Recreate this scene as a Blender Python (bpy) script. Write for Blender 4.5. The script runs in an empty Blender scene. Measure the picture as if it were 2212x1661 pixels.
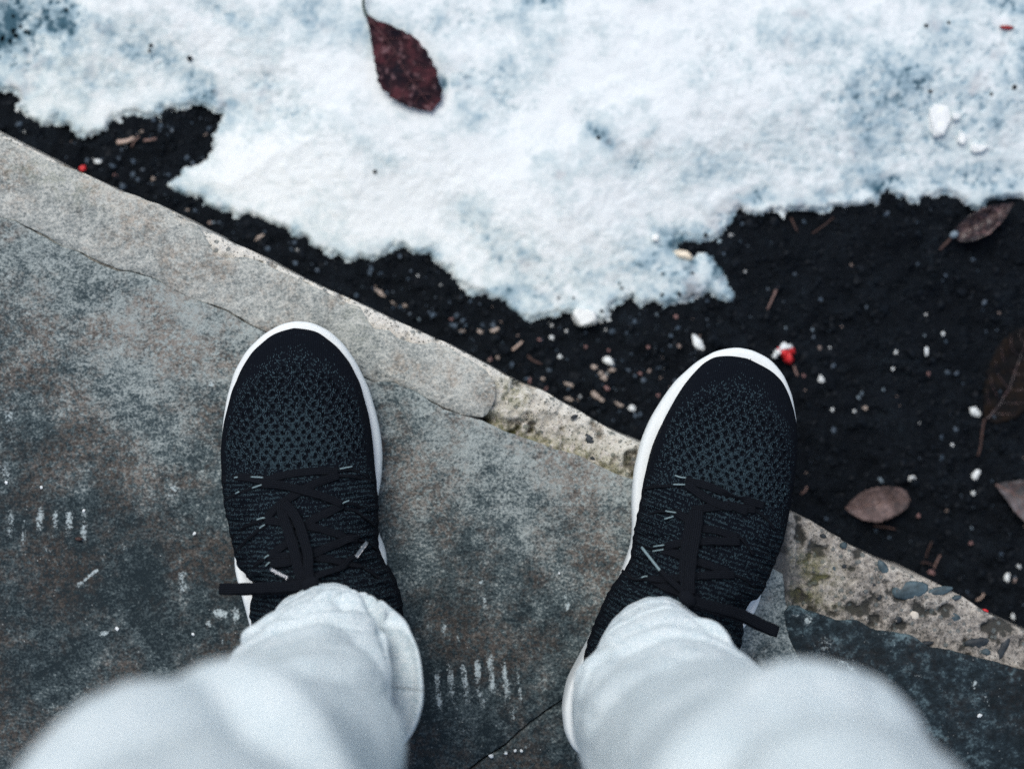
import bpy, bmesh, math, random
import numpy as np
from mathutils import Vector, Matrix
from mathutils.bvhtree import BVHTree

R = math.radians
sc = bpy.context.scene
COL = sc.collection

# ------------------------------------------------------------------ camera
HC = 1.40                                   # eye height above the stone step, metres
cam_d = bpy.data.cameras.new('camera')
cam = bpy.data.objects.new('camera', cam_d)
COL.objects.link(cam)
cam.location = (0, 0, HC)
cam.rotation_euler = (0, 0, 0)              # straight down at the feet
cam_d.sensor_width = 36.0
PXM = 3100.0                                # picture units (2212 across) per metre at step level
cam_d.lens = 36.0 * HC / (2212.0 / PXM)
cam_d.clip_start = 0.02
cam_d.clip_end = 500
cam_d.dof.use_dof = True
cam_d.dof.focus_distance = HC - 0.04
cam_d.dof.aperture_fstop = 2.8
sc.camera = cam

# ------------------------------------------------------------------ sky, sun, exposure
SUN_EL, SUN_AZ = R(62), R(-26)              # azimuth from +Y, towards +X positive
world = bpy.data.worlds.new('World')
sc.world = world
world.use_nodes = True
wn = world.node_tree
wn.nodes.clear()
wo = wn.nodes.new('ShaderNodeOutputWorld')
bg = wn.nodes.new('ShaderNodeBackground')
sky = wn.nodes.new('ShaderNodeTexSky')
sky.sky_type = 'NISHITA'
sky.sun_disc = False
sky.sun_elevation = SUN_EL
sky.sun_rotation = SUN_AZ
sky.altitude = 100
sky.air_density = 1.0
sky.dust_density = 3.0
sky.ozone_density = 0.0
bg.inputs['Strength'].default_value = 0.115
wn.links.new(sky.outputs[0], bg.inputs[0])
wn.links.new(bg.outputs[0], wo.inputs[0])

sun_d = bpy.data.lights.new('sun', 'SUN')
sun_d.energy = 1.5
sun_d.angle = R(32)
sun_d.color = (0.98, 0.985, 0.95)
sun = bpy.data.objects.new('sun', sun_d)
COL.objects.link(sun)
dv = Vector((math.sin(SUN_AZ) * math.cos(SUN_EL), math.cos(SUN_AZ) * math.cos(SUN_EL), math.sin(SUN_EL)))
sun.rotation_euler = dv.to_track_quat('Z', 'Y').to_euler()
sun.location = dv * 6

vs = sc.view_settings
vs.view_transform = 'Standard'
vs.look = 'None'
vs.gamma = 1.0
vs.use_curve_mapping = False
vs.exposure = 0.33
sc.render.engine = 'CYCLES'
sc.cycles.max_bounces = 6
sc.cycles.diffuse_bounces = 3
sc.cycles.glossy_bounces = 2
sc.cycles.caustics_reflective = False
sc.cycles.caustics_refractive = False
sc.cycles.use_denoising = False

# ------------------------------------------------------------------ helpers
ZG = -0.15                                  # level of the dark soil below the step
def at(u, v, z=0.0):
    """Photo units (2212 x 1661) -> point of the place at height z."""
    k = (HC - z) / HC / PXM
    return Vector(((u - 1106.0) * k, -(v - 830.5) * k, z))
def at2(pts, z):
    a = np.array(pts, float)
    k = (HC - z) / HC / PXM
    return np.stack([(a[:, 0] - 1106.0) * k, -(a[:, 1] - 830.5) * k], 1)

_tabs = {}
def vnoise(x, y, seed=0):
    if seed not in _tabs:
        _tabs[seed] = np.random.RandomState(seed + 11).rand(256, 256)
    t = _tabs[seed]
    xi = np.floor(x).astype(int); yi = np.floor(y).astype(int)
    fx = x - xi; fy = y - yi
    fx = fx * fx * (3 - 2 * fx); fy = fy * fy * (3 - 2 * fy)
    a = t[xi & 255, yi & 255]; b = t[(xi + 1) & 255, yi & 255]
    c = t[xi & 255, (yi + 1) & 255]; d = t[(xi + 1) & 255, (yi + 1) & 255]
    return (a * (1 - fx) + b * fx) * (1 - fy) + (c * (1 - fx) + d * fx) * fy
def fbm(x, y, scale, octaves=4, seed=0, gain=0.5):
    """0..1 noise; scale = features per metre"""
    x = np.asarray(x, float); y = np.asarray(y, float)
    s = 0; amp = 1; tot = 0
    for o in range(octaves):
        s = s + amp * vnoise(x * scale + 37.3 * o, y * scale - 19.1 * o, seed + o)
        tot += amp; amp *= gain; scale *= 2.03
    return s / tot
def smooth(a, b, x):
    t = np.clip((x - a) / (b - a), 0, 1)
    return t * t * (3 - 2 * t)

def seg_near(P, poly, closed=True):
    """distance and nearest point from points P (n,2) to a polyline"""
    n = len(P)
    best = np.full(n, 1e9); near = np.zeros((n, 2))
    m = len(poly)
    for i in range(m if closed else m - 1):
        a = poly[i]; b = poly[(i + 1) % m]
        ab = b - a; L2 = ab @ ab
        if L2 < 1e-14: continue
        t = np.clip(((P - a) @ ab) / L2, 0, 1)
        q = a + t[:, None] * ab
        d = np.hypot(P[:, 0] - q[:, 0], P[:, 1] - q[:, 1])
        k = d < best
        best[k] = d[k]; near[k] = q[k]
    return best, near
def inside(P, poly):
    c = np.zeros(len(P), bool)
    x, y = P[:, 0], P[:, 1]
    j = len(poly) - 1
    for i in range(len(poly)):
        xi, yi = poly[i]; xj, yj = poly[j]
        if yi != yj:
            c ^= ((yi > y) != (yj > y)) & (x < (xj - xi) * (y - yi) / (yj - yi) + xi)
        j = i
    return c
def sdf(P, poly):
    d, _ = seg_near(P, poly)
    return np.where(inside(P, poly), d, -d)
def jag(poly, amp, step, seed, box=None):
    """subdivide a closed outline and make it ragged"""
    rs = np.random.RandomState(seed)
    out = []
    m = len(poly)
    for i in range(m):
        a = poly[i]; b = poly[(i + 1) % m]
        L = np.hypot(*(b - a))
        far = box is not None and max(abs(a[0]), abs(b[0])) > box[0] and L > 0.05
        k = max(1, int(L / (step if not far else 0.05)))
        nrm = np.array([-(b - a)[1], (b - a)[0]]) / max(L, 1e-9)
        for t in range(k):
            p = a + (b - a) * t / k
            s = 0.0
            if t or True:
                w = fbm(np.array([p[0]]), np.array([p[1]]), 45, 4, seed)[0] - 0.5
                s = amp * (2.2 * w + 0.35 * (rs.rand() - 0.5))
            out.append(p + nrm * s)
    return np.array(out)

def mesh_obj(name, verts, faces, mats, parent=None, smooth_shade=True, uv=None, attrs=None, mat_idx=None):
    me = bpy.data.meshes.new(name)
    verts = np.asarray(verts, np.float64)
    me.from_pydata(verts.tolist(), [], faces if isinstance(faces, list) else faces.tolist())
    for m in (mats if isinstance(mats, (list, tuple)) else [mats]):
        me.materials.append(m)
    if mat_idx is not None:
        me.polygons.foreach_set('material_index', np.asarray(mat_idx, np.int32))
    if smooth_shade:
        me.polygons.foreach_set('use_smooth', np.ones(len(me.polygons), bool))
    if uv is not None:
        ul = me.uv_layers.new(name='UVMap')
        li = np.zeros(len(me.loops), np.int32)
        me.loops.foreach_get('vertex_index', li)
        ul.data.foreach_set('uv', np.asarray(uv, np.float32)[li].ravel())
    for k, a in (attrs or {}).items():
        at_ = me.attributes.new(k, 'FLOAT', 'POINT')
        at_.data.foreach_set('value', np.asarray(a, np.float32))
    me.update()
    o = bpy.data.objects.new(name, me)
    COL.objects.link(o)
    if parent is not None:
        o.parent = parent
        o.matrix_parent_inverse = Matrix.Translation(-Vector(parent.location)) if parent.parent is None else Matrix.Identity(4)
    return o
def empty(name, loc):
    o = bpy.data.objects.new(name, None)
    o.empty_display_size = 0.02
    COL.objects.link(o)
    o.location = loc
    return o
def tag(o, label=None, cat=None, group=None, kind=None):
    if label: o['label'] = label
    if cat: o['category'] = cat
    if group: o['group'] = group
    if kind: o['kind'] = kind
    return o

class NT:
    """small node helper for procedural materials"""
    def __init__(s, name):
        s.m = bpy.data.materials.new(name); s.m.use_nodes = True
        s.t = s.m.node_tree; s.t.nodes.clear()
        s.out = s.t.nodes.new('ShaderNodeOutputMaterial')
        s.b = s.t.nodes.new('ShaderNodeBsdfPrincipled')
        s.t.links.new(s.b.outputs[0], s.out.inputs[0])
        tc = s.t.nodes.new('ShaderNodeTexCoord')
        s.obj = tc.outputs['Object']; s.uv = tc.outputs['UV']
    def put(s, sock, v):
        if isinstance(v, bpy.types.NodeSocket): s.t.links.new(v, sock)
        elif isinstance(v, (tuple, list)): sock.default_value = tuple(v) + ((1.0,) if len(v) == 3 and len(sock.default_value) == 4 else ())
        else: sock.default_value = v
    def set(s, **k):
        for n, v in k.items():
            s.put(s.b.inputs[n.replace('_', ' ')], v)
        return s
    def noise(s, scale, detail=4, rough=0.55, vec=None, dist=0.0):
        n = s.t.nodes.new('ShaderNodeTexNoise')
        s.put(n.inputs['Vector'], vec or s.obj)
        n.inputs['Scale'].default_value = scale; n.inputs['Detail'].default_value = detail
        n.inputs['Roughness'].default_value = rough; n.inputs['Distortion'].default_value = dist
        return n.outputs[0]
    def voro(s, scale, vec=None, feature='F1', out=0, rnd=1.0):
        n = s.t.nodes.new('ShaderNodeTexVoronoi'); n.feature = feature
        s.put(n.inputs['Vector'], vec or s.obj)
        n.inputs['Scale'].default_value = scale
        n.inputs['Randomness'].default_value = rnd
        return n.outputs[out]
    def white(s, vec):
        n = s.t.nodes.new('ShaderNodeTexWhiteNoise'); n.noise_dimensions = '3D'
        s.put(n.inputs['Vector'], vec); return n.outputs[0]
    def ramp(s, fac, stops):
        n = s.t.nodes.new('ShaderNodeValToRGB'); s.put(n.inputs[0], fac)
        el = n.color_ramp.elements
        while len(el) < len(stops): el.new(0.5)
        for e, (p, c) in zip(el, stops):
            e.position = p; e.color = (c, c, c, 1) if not isinstance(c, (tuple, list)) else tuple(c) + (1,)
        return n.outputs[0]
    def step(s, fac, a, b):
        n = s.t.nodes.new('ShaderNodeMapRange'); n.clamp = True; n.interpolation_type = 'SMOOTHSTEP'
        s.put(n.inputs[0], fac); s.put(n.inputs[1], a); s.put(n.inputs[2], b)
        return n.outputs[0]
    def mix(s, fac, a, b, mode='MIX'):
        n = s.t.nodes.new('ShaderNodeMix'); n.data_type = 'RGBA'; n.blend_type = mode
        s.put(n.inputs[0], fac); s.put(n.inputs[6], a); s.put(n.inputs[7], b)
        return n.outputs[2]
    def math(s, op, a, b=0.0, c=0.0):
        n = s.t.nodes.new('ShaderNodeMath'); n.operation = op
        s.put(n.inputs[0], a); s.put(n.inputs[1], b); s.put(n.inputs[2], c)
        return n.outputs[0]
    def vmath(s, op, a, b):
        n = s.t.nodes.new('ShaderNodeVectorMath'); n.operation = op
        s.put(n.inputs[0], a); s.put(n.inputs[1], b)
        return n.outputs[0]
    def scalev(s, vec, xyz, rot=(0, 0, 0)):
        n = s.t.nodes.new('ShaderNodeMapping')
        s.put(n.inputs[0], vec); n.inputs['Scale'].default_value = xyz; n.inputs['Rotation'].default_value = rot
        return n.outputs[0]
    def attr(s, name):
        n = s.t.nodes.new('ShaderNodeAttribute'); n.attribute_name = name
        return n.outputs['Fac']
    def bump(s, h, strength=0.5, dist=0.001):
        n = s.t.nodes.new('ShaderNodeBump')
        n.inputs['Strength'].default_value = strength; n.inputs['Distance'].default_value = dist
        s.put(n.inputs['Height'], h)
        s.t.links.new(n.outputs[0], s.b.inputs['Normal'])
        return s

def plain(name, col, rough=0.7, var=0.25, scale=400, spec=0.3):
    n = NT(name)
    f = n.noise(scale, 3)
    d = tuple(c * (1 - var) for c in col); l = tuple(min(1, c * (1 + var)) for c in col)
    n.set(Base_Color=n.ramp(f, [(0.3, d), (0.7, l)]), Roughness=rough, Specular_IOR_Level=spec)
    n.bump(f, 0.3, 0.0006)
    return n.m

# ------------------------------------------------------------------ materials
def mat_slate(name, dark, mid, light, brown, flecks=1.0, seed=0.0, ga=1.0, ba=1.0):
    n = NT(name)
    v = n.vmath('ADD', n.obj, (seed, seed * 0.7, 0))
    big = n.noise(9, 5, 0.6, v)
    blot = n.noise(38, 5, 0.65, v)
    grain = n.noise(330, 4, 0.7, n.scalev(v, (1, 1.5, 1), (0, 0, R(-24))))
    fine = n.noise(620, 2, 0.6, v)
    wear_shade = n.attr('wear_shade')
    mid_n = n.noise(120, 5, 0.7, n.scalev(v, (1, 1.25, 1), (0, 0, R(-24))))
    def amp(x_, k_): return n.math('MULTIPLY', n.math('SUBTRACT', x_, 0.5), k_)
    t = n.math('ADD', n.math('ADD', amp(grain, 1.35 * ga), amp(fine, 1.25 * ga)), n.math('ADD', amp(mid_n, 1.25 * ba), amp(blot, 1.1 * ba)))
    t = n.math('ADD', n.math('ADD', t, 0.40), n.math('ADD', amp(big, 0.8 * ba), wear_shade))
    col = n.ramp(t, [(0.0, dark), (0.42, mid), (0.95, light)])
    br = n.step(n.noise(16, 6, 0.7, n.vmath('ADD', v, (3.1, 1.7, 0))), 0.43, 0.60)
    br = n.math('MULTIPLY', br, n.step(n.noise(260, 3, 0.7, n.vmath('ADD', v, (7.1, 2.7, 0))), 0.36, 0.60))
    col = n.mix(n.math('MULTIPLY', br, 0.80), col, n.mix(0.5, col, brown, 'ADD') if False else n.ramp(t, [(0.0, tuple(c * .35 for c in brown)), (0.45, tuple(c * .8 for c in brown)), (0.95, tuple(c * 1.7 for c in brown))]))
    # worn white salt and plaster marks, broken up by grain
    sm = n.attr('scuff')
    sn = n.math('ADD', n.math('MULTIPLY', n.noise(520, 4, 0.75, v), 0.7), n.math('MULTIPLY', n.noise(120, 3, 0.6, v), 0.3))
    sf = n.step(n.math('ADD', sm, n.math('SUBTRACT', n.math('ADD', n.math('MULTIPLY', n.math('SUBTRACT', sn, 0.5), 3.0), 0.42), 1.0)), -0.05, 0.50)
    col = n.mix(n.math('MULTIPLY', sf, 0.82), col, (0.48, 0.56, 0.57))
    # tiny pale specks
    sp = n.step(n.voro(230, v), 0.13, 0.06)
    pick = n.step(n.noise(60, 3, 0.6, n.vmath('ADD', v, (1.3, 4.4, 0))), 0.50, 0.62)
    col = n.mix(n.math('MULTIPLY', n.math('MULTIPLY', sp, pick), 0.7 * flecks), col, (0.42, 0.45, 0.44))
    # fine cracks and pores
    po = n.step(n.voro(170, n.vmath('ADD', v, (9, 9, 0))), 0.12, 0.05)
    po = n.math('MULTIPLY', po, n.step(n.noise(40, 2, 0.5, n.vmath('ADD', v, (5, 1, 0))), 0.5, 0.6))
    col = n.mix(n.math('MULTIPLY', po, 0.7), col, tuple(c * .4 for c in dark))
    # green tinge
    mo = n.math('MULTIPLY', n.attr('moss'), n.step(n.noise(150, 4, 0.7), 0.4, 0.65))
    col = n.mix(n.math('MULTIPLY', mo, 0.6), col, (0.10, 0.12, 0.045))
    n.set(Base_Color=col, Roughness=0.85, Specular_IOR_Level=0.25)
    n.bump(n.math('ADD', grain, n.math('MULTIPLY', fine, 0.6)), 0.55, 0.0012)
    return n.m
M_SLATE = mat_slate('grey_slate', (0.010, 0.019, 0.0235), (0.060, 0.083, 0.089), (0.315, 0.355, 0.345), (0.118, 0.096, 0.080))
M_STRIP = mat_slate('pale_slate', (0.045, 0.058, 0.062), (0.225, 0.245, 0.235), (0.50, 0.51, 0.47), (0.235, 0.205, 0.17), 0.5, 4.0, 1.0, .8)
M_DARK = mat_slate('wet_dark_slate', (0.004, 0.009, 0.012), (0.014, 0.025, 0.032), (0.12, 0.18, 0.20), (0.02, 0.022, 0.024), 0.6, 8.0, .55, 1.5)

def mat_concrete():
    n = NT('weathered_concrete')
    v = n.obj
    g = n.noise(240, 5, 0.7); b = n.noise(30, 5, 0.6); f = n.noise(900, 3, 0.7)
    t = n.math('ADD', n.math('MULTIPLY', g, 0.55), n.math('ADD', n.math('MULTIPLY', b, 0.25), n.math('MULTIPLY', f, 0.2)))
    t = n.math('ADD', t, n.math('MULTIPLY', n.attr('wear_shade'), 0.25))
    col = n.ramp(t, [(0.36, (0.05, 0.050, 0.046)), (0.48, (0.25, 0.230, 0.205)), (0.60, (0.48, 0.450, 0.40)), (0.76, (0.66, 0.645, 0.59))])
    # small embedded grains, bluish and dark
    d = n.voro(210, v, 'F1', 0); c = n.voro(210, v, 'F1', 1)
    big = n.step(n.voro(210, n.vmath('ADD', v, (0, 0, 0)), 'F1', 1), 0.58, 0.64)
    st = n.math('MULTIPLY', n.step(n.math('ADD', d, n.math('MULTIPLY', n.math('SUBTRACT', f, 0.5), 0.5)), 0.40, 0.28), big)
    col = n.mix(n.math('MULTIPLY', st, 0.8), col, n.ramp(c, [(0.2, (0.035, 0.05, 0.06)), (0.75, (0.13, 0.15, 0.15))]))
    d2 = n.step(n.voro(400, n.vmath('ADD', v, (4, 2, 0))), 0.34, 0.20)
    d2 = n.math('MULTIPLY', d2, n.step(n.noise(90, 3), 0.36, 0.5))
    col = n.mix(n.math('MULTIPLY', d2, 0.85), col, (0.05, 0.055, 0.05))
    mo = n.math('MULTIPLY', n.attr('moss'), n.step(n.noise(170, 4, 0.7), 0.36, 0.58))
    col = n.mix(n.math('MULTIPLY', mo, 0.75), col, n.ramp(f, [(0.3, (0.045, 0.055, 0.015)), (0.7, (0.27, 0.26, 0.10))]))
    gr = n.attr('grey')
    col = n.mix(gr, col, n.ramp(t, [(0.3, (0.05, 0.052, 0.052)), (0.7, (0.15, 0.15, 0.145))]))
    n.set(Base_Color=col, Roughness=0.9, Specular_IOR_Level=0.2)
    n.bump(n.math('ADD', g, n.math('MULTIPLY', st, 0.3)), 0.8, 0.002)
    return n.m
M_CONC = mat_concrete()

def mat_soil():
    n = NT('dark_soil')
    g = n.noise(420, 4, 0.7); b = n.noise(26, 4, 0.6)
    col = n.ramp(n.math('ADD', n.math('MULTIPLY', g, 0.6), n.math('MULTIPLY', b, 0.4)),
                 [(0.35, (0.0015, 0.0026, 0.0042)), (0.55, (0.0045, 0.0070, 0.0105)), (0.74, (0.022, 0.034, 0.046))])
    n.set(Base_Color=col, Roughness=0.7, Specular_IOR_Level=0.10)
    n.bump(g, 0.8, 0.003)
    return n.m
M_SOIL = mat_soil()
M_CRUMB = [plain('soil_crumb_black', (0.0045, 0.007, 0.0105), 0.6, 0.5, 400, 0.12), plain('soil_crumb_blue', (0.055, 0.08, 0.11), 0.5, 0.4),
           plain('soil_crumb_beige', (0.24, 0.19, 0.17), 0.8, 0.3), plain('soil_crumb_pale', (0.45, 0.47, 0.47), 0.7, 0.2)]

def mat_snow():
    n = NT('old_snow')
    d = n.attr('dirt')
    g = n.noise(300, 4, 0.7); b = n.noise(34, 5, 0.65); w = n.noise(90, 4, 0.7)
    t = n.math('ADD', d, n.math('MULTIPLY', n.math('SUBTRACT', w, 0.5), 0.9))
    t = n.math('ADD', t, n.math('MULTIPLY', n.math('SUBTRACT', g, 0.5), 0.6))
    col = n.ramp(t, [(0.06, (0.75, 0.79, 0.795)), (0.34, (0.56, 0.64, 0.655)), (0.66, (0.30, 0.41, 0.47)), (0.97, (0.05, 0.11, 0.15))])
    br = n.math('MULTIPLY', n.step(b, 0.52, 0.7), 0.5)
    col = n.mix(n.math('MULTIPLY', br, n.step(t, 0.1, 0.4)), col, (0.58, 0.55, 0.55))
    n.set(Base_Color=col, Roughness=0.8, Specular_IOR_Level=0.1)
    n.bump(g, 0.08, 0.001)
    return n.m
M_SNOW = mat_snow()
def mat_ice(name, col):
    n = NT(name)
    g = n.noise(200, 3)
    n.set(Base_Color=n.ramp(g, [(0.3, tuple(c * .9 for c in col)), (0.7, col)]), Roughness=0.35, Specular_IOR_Level=0.5)
    n.bump(g, 0.3, 0.002)
    return n.m
M_ICE = mat_ice('white_ice', (0.80, 0.83, 0.82))
M_ICEY = mat_ice('yellowish_ice', (0.85, 0.74, 0.58))

def mat_knit():
    n = NT('black_knit')
    uv = n.uv                                  # millimetres on the cloth
    zone = n.attr('fleck'); rib = n.attr('rib')
    cell = n.scalev(uv, (1 / 0.72, 1 / 0.90, 1))
    fl = n.vmath('FLOOR', cell, (0, 0, 0))
    wn_ = n.white(fl)
    fr = n.vmath('FRACTION', cell, (0, 0, 0))
    dc = n.vmath('SUBTRACT', fr, (0.5, 0.5, 0))
    ln = n.t.nodes.new('ShaderNodeVectorMath'); ln.operation = 'LENGTH'; n.put(ln.inputs[0], n.vmath('MULTIPLY', dc, (1.35, 0.85, 0)))
    dot = n.step(ln.outputs['Value'], 0.5, 0.22)
    on = n.step(n.math('SUBTRACT', wn_, n.math('SUBTRACT', 1.0, zone)), 0.0, 0.05)
    wn2 = n.white(n.vmath('ADD', fl, (17, 5, 3)))
    f = n.math('MULTIPLY', n.math('MULTIPLY', dot, on), n.math('ADD', 0.35, n.math('MULTIPLY', wn2, 0.65)))
    sep = n.t.nodes.new('ShaderNodeSeparateXYZ'); n.put(sep.inputs[0], uv)
    ribs = n.math('SINE', n.math('MULTIPLY', sep.outputs[0], 2 * math.pi / 1.3))
    rows = n.math('SINE', n.math('MULTIPLY', sep.outputs[1], 2 * math.pi / 1.5))
    base = n.ramp(n.math('ADD', n.math('MULTIPLY', ribs, 0.25), 0.5), [(0.2, (0.0022, 0.0032, 0.0055)), (0.8, (0.006, 0.0085, 0.0135))])
    base = n.mix(n.math('MULTIPLY', n.noise(60, 3, 0.6), 0.6), base, (0.003, 0.0045, 0.008))
    col = n.mix(f, base, (0.070, 0.122, 0.148))
    n.set(Base_Color=col, Roughness=0.9, Specular_IOR_Level=0.06)
    h = n.math('ADD', n.math('MULTIPLY', ribs, 0.5), n.math('ADD', n.math('MULTIPLY', rows, rib), n.math('MULTIPLY', dot, 0.5)))
    n.bump(h, 0.5, 0.0005)
    return n.m
M_KNIT = mat_knit()
def mat_lace():
    n = NT('black_woven_lace')
    sep = n.t.nodes.new('ShaderNodeSeparateXYZ'); n.put(sep.inputs[0], n.uv)
    a = n.math('SINE', n.math('MULTIPLY', sep.outputs[0], 2 * math.pi / 1.35))
    b = n.math('SINE', n.math('ADD', n.math('MULTIPLY', sep.outputs[1], 2 * math.pi / 1.2), n.math('MULTIPLY', a, 1.2)))
    t = n.math('ADD', 0.5, n.math('ADD', n.math('MULTIPLY', a, 0.3), n.math('MULTIPLY', b, 0.15)))
    n.set(Base_Color=n.ramp(t, [(0.15, (0.0015, 0.002, 0.0035)), (0.85, (0.009, 0.0115, 0.0165))]), Roughness=0.85, Specular_IOR_Level=0.08)
    n.bump(t, 0.7, 0.0008)
    return n.m
M_LACE = mat_lace()
M_SOLE = plain('white_foam_sole', (0.76, 0.80, 0.795), 0.55, 0.03, 900, 0.3)
M_CORD = plain('pale_eyelet_cord', (0.17, 0.24, 0.26), 0.5, 0.2, 2000)
M_AGLET = plain('clear_plastic_aglet', (0.10, 0.12, 0.14), 0.2, 0.2, 800, 0.6)
M_PRINT = plain('white_print', (0.8, 0.78, 0.78), 0.5, 0.05)

def mat_sweat():
    n = NT('grey_marl_sweatpants')
    g = n.noise(700, 3, 0.75, n.scalev(n.uv, (0.001, 0.0006, 1))); b = n.noise(60, 4, 0.6)
    f2 = n.noise(260, 4, 0.8)
    t = n.math('ADD', n.math('MULTIPLY', g, 0.55), n.math('ADD', n.math('MULTIPLY', f2, 0.3), n.math('MULTIPLY', b, 0.15)))
    col = n.ramp(t, [(0.38, (0.40, 0.52, 0.565)), (0.5, (0.65, 0.73, 0.755)), (0.60, (0.745, 0.80, 0.81))])
    n.set(Base_Color=col, Roughness=0.95, Specular_IOR_Level=0.05)
    sep = n.t.nodes.new('ShaderNodeSeparateXYZ'); n.put(sep.inputs[0], n.uv)
    k = n.math('SINE', n.math('MULTIPLY', sep.outputs[0], 2 * math.pi / 1.6))
    n.bump(n.math('ADD', n.math('MULTIPLY', k, 0.2), n.math('ADD', g, f2)), 0.7, 0.001)
    return n.m
M_SWEAT = mat_sweat()
M_JACKET = plain('dark_jacket_cloth', (0.05, 0.055, 0.065), 0.9, 0.2, 300)
M_SKIN = plain('skin', (0.55, 0.38, 0.30), 0.55, 0.06, 120)
M_HAIR = plain('brown_hair', (0.05, 0.035, 0.025), 0.6, 0.3, 300)

def mat_leaf(name, cols, spots, rough=0.5):
    n = NT(name)
    b = n.noise(70, 5, 0.65); s = n.noise(150, 4, 0.6, n.vmath('ADD', n.obj, (3, 1, 0)))
    col = n.ramp(b, [(0.36, cols[0]), (0.5, cols[1]), (0.66, cols[2])])
    col = n.mix(n.math('MULTIPLY', n.step(s, 0.54, 0.70), 0.8), col, spots)
    n.set(Base_Color=col, Roughness=rough, Specular_IOR_Level=0.4 if rough < .4 else .12)
    n.bump(n.math('ADD', b, s), 0.5, 0.002)
    return n.m
M_LEAF_RED = mat_leaf('dark_red_leaf', ((0.005, 0.004, 0.009), (0.016, 0.006, 0.010), (0.075, 0.022, 0.028)), (0.20, 0.115, 0.125), 0.7)
M_LEAF_TAN = mat_leaf('dull_brown_leaf', ((0.045, 0.036, 0.036), (0.12, 0.088, 0.085), (0.25, 0.185, 0.175)), (0.07, 0.06, 0.063), 0.6)
M_LEAF_GREY = mat_leaf('grey_brown_leaf', ((0.05, 0.05, 0.055), (0.10, 0.095, 0.10), (0.17, 0.15, 0.155)), (0.12, 0.08, 0.08), 0.6)
M_LEAF_DK = mat_leaf('blackish_brown_leaf', ((0.0025, 0.003, 0.004), (0.005, 0.0045, 0.005), (0.013, 0.008, 0.005)), (0.010, 0.007, 0.005), 0.8)
M_LEAF_WET = mat_leaf('wet_brown_leaf', ((0.012, 0.010, 0.013), (0.035, 0.024, 0.026), (0.14, 0.09, 0.085)), (0.20, 0.12, 0.12), 0.25)
M_VEIN = plain('dark_leaf_vein', (0.07, 0.028, 0.032), 0.7)
M_VEINB = plain('brown_leaf_vein', (0.15, 0.10, 0.09), 0.7)
M_STEM = plain('leaf_stem', (0.05, 0.075, 0.06), 0.6)
M_RED = plain('bright_red_wrapper', (0.62, 0.025, 0.03), 0.35, 0.2, 300, 0.5)
M_DKRED = plain('dark_red_fruit_skin', (0.25, 0.012, 0.012), 0.4, 0.2)
M_STRAW = plain('dry_straw', (0.20, 0.13, 0.115), 0.7, 0.3)
M_STRAWD = plain('dark_straw', (0.06, 0.035, 0.03), 0.7, 0.3)
M_STRAWL = plain('pale_straw', (0.42, 0.32, 0.27), 0.7, 0.3)
M_PEB = [plain('white_chip', (0.72, 0.76, 0.76), 0.6, 0.12), plain('beige_chip', (0.36, 0.30, 0.26), 0.75, 0.25), plain('pink_chip', (0.25, 0.145, 0.14), 0.7, 0.25), plain('grey_blue_chip', (0.16, 0.21, 0.25), 0.6, 0.25)]
M_AGG = plain('blue_grey_pebble', (0.055, 0.085, 0.10), 0.6, 0.5, 160)
M_AGGD = plain('dark_pebble', (0.025, 0.032, 0.038), 0.6, 0.4, 160)
M_AGGW = plain('cream_pebble', (0.60, 0.55, 0.47), 0.7, 0.15, 160)

# ------------------------------------------------------------------ ground, snow
FRONT = [(-1900, -640), (-900, -150), (-420, 85), (-150, 212), (0, 285), (45, 308), (90, 335), (170, 370), (250, 408), (345, 442), (400, 474), (427, 485), (432, 497),
         (456, 503), (531, 537), (620, 582), (700, 620), (760, 648), (787, 659), (820, 674), (864, 696), (899, 713), (946, 732), (971, 744), (1017, 766),
         (1057, 788), (1088, 810), (1130, 830), (1178, 848), (1208, 864), (1258, 890), (1294, 912), (1328, 932), (1358, 945), (1385, 955), (1460, 992), (1540, 1031), (1620, 1066), (1709, 1106),
         (1757, 1125), (1801, 1156), (1822, 1164), (1825, 1172), (1872, 1195), (1919, 1219), (1963, 1240), (2028, 1262), (2055, 1279), (2089, 1294), (2128, 1320), (2159, 1336), (2211, 1360), (2420, 1460), (2900, 1690), (4000, 2220)]
FRW = at2(FRONT, 0.0)
def axis(lo, fa, fb, hi, fine, coarse):
    f = np.arange(fa, fb + fine * .5, fine)
    def grow(a, b):
        out = []; s = fine; p = a; sg = 1 if b > a else -1
        while (b - p) * sg > 0:
            s = min(s * 1.25, coarse); p += s * sg; out.append(p)
        return out
    return np.array(grow(fa, lo)[::-1] + list(f) + grow(f[-1], hi))
def grid_faces(nx, ny):
    i = np.arange((nx - 1) * (ny - 1)); x = i % (nx - 1); y = i // (nx - 1)
    a = y * nx + x
    return np.stack([a, a + 1, a + nx + 1, a + nx], 1)

def ground_h(x, y):
    return ZG + 0.012 * (fbm(x, y, 30, 3, 3) - .5) + 0.009 * (fbm(x, y, 130, 3, 7) - .5)
gx = axis(-45, -.43, .43, 45, .0024, 6); gy = axis(-45, -.28, .34, 45, .0024, 6)
X, Y = np.meshgrid(gx, gy)
x, y = X.ravel(), Y.ravel()
z = ground_h(x, y)
far = smooth(.8, 3, np.hypot(x, y))
z = z * (1 - far) + ZG * far
o = mesh_obj('ground', np.stack([x, y, z], 1), grid_faces(len(gx), len(gy)), M_SOIL)
tag(o, 'dark wet granular soil below the stone step', None, None, 'structure')

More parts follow.
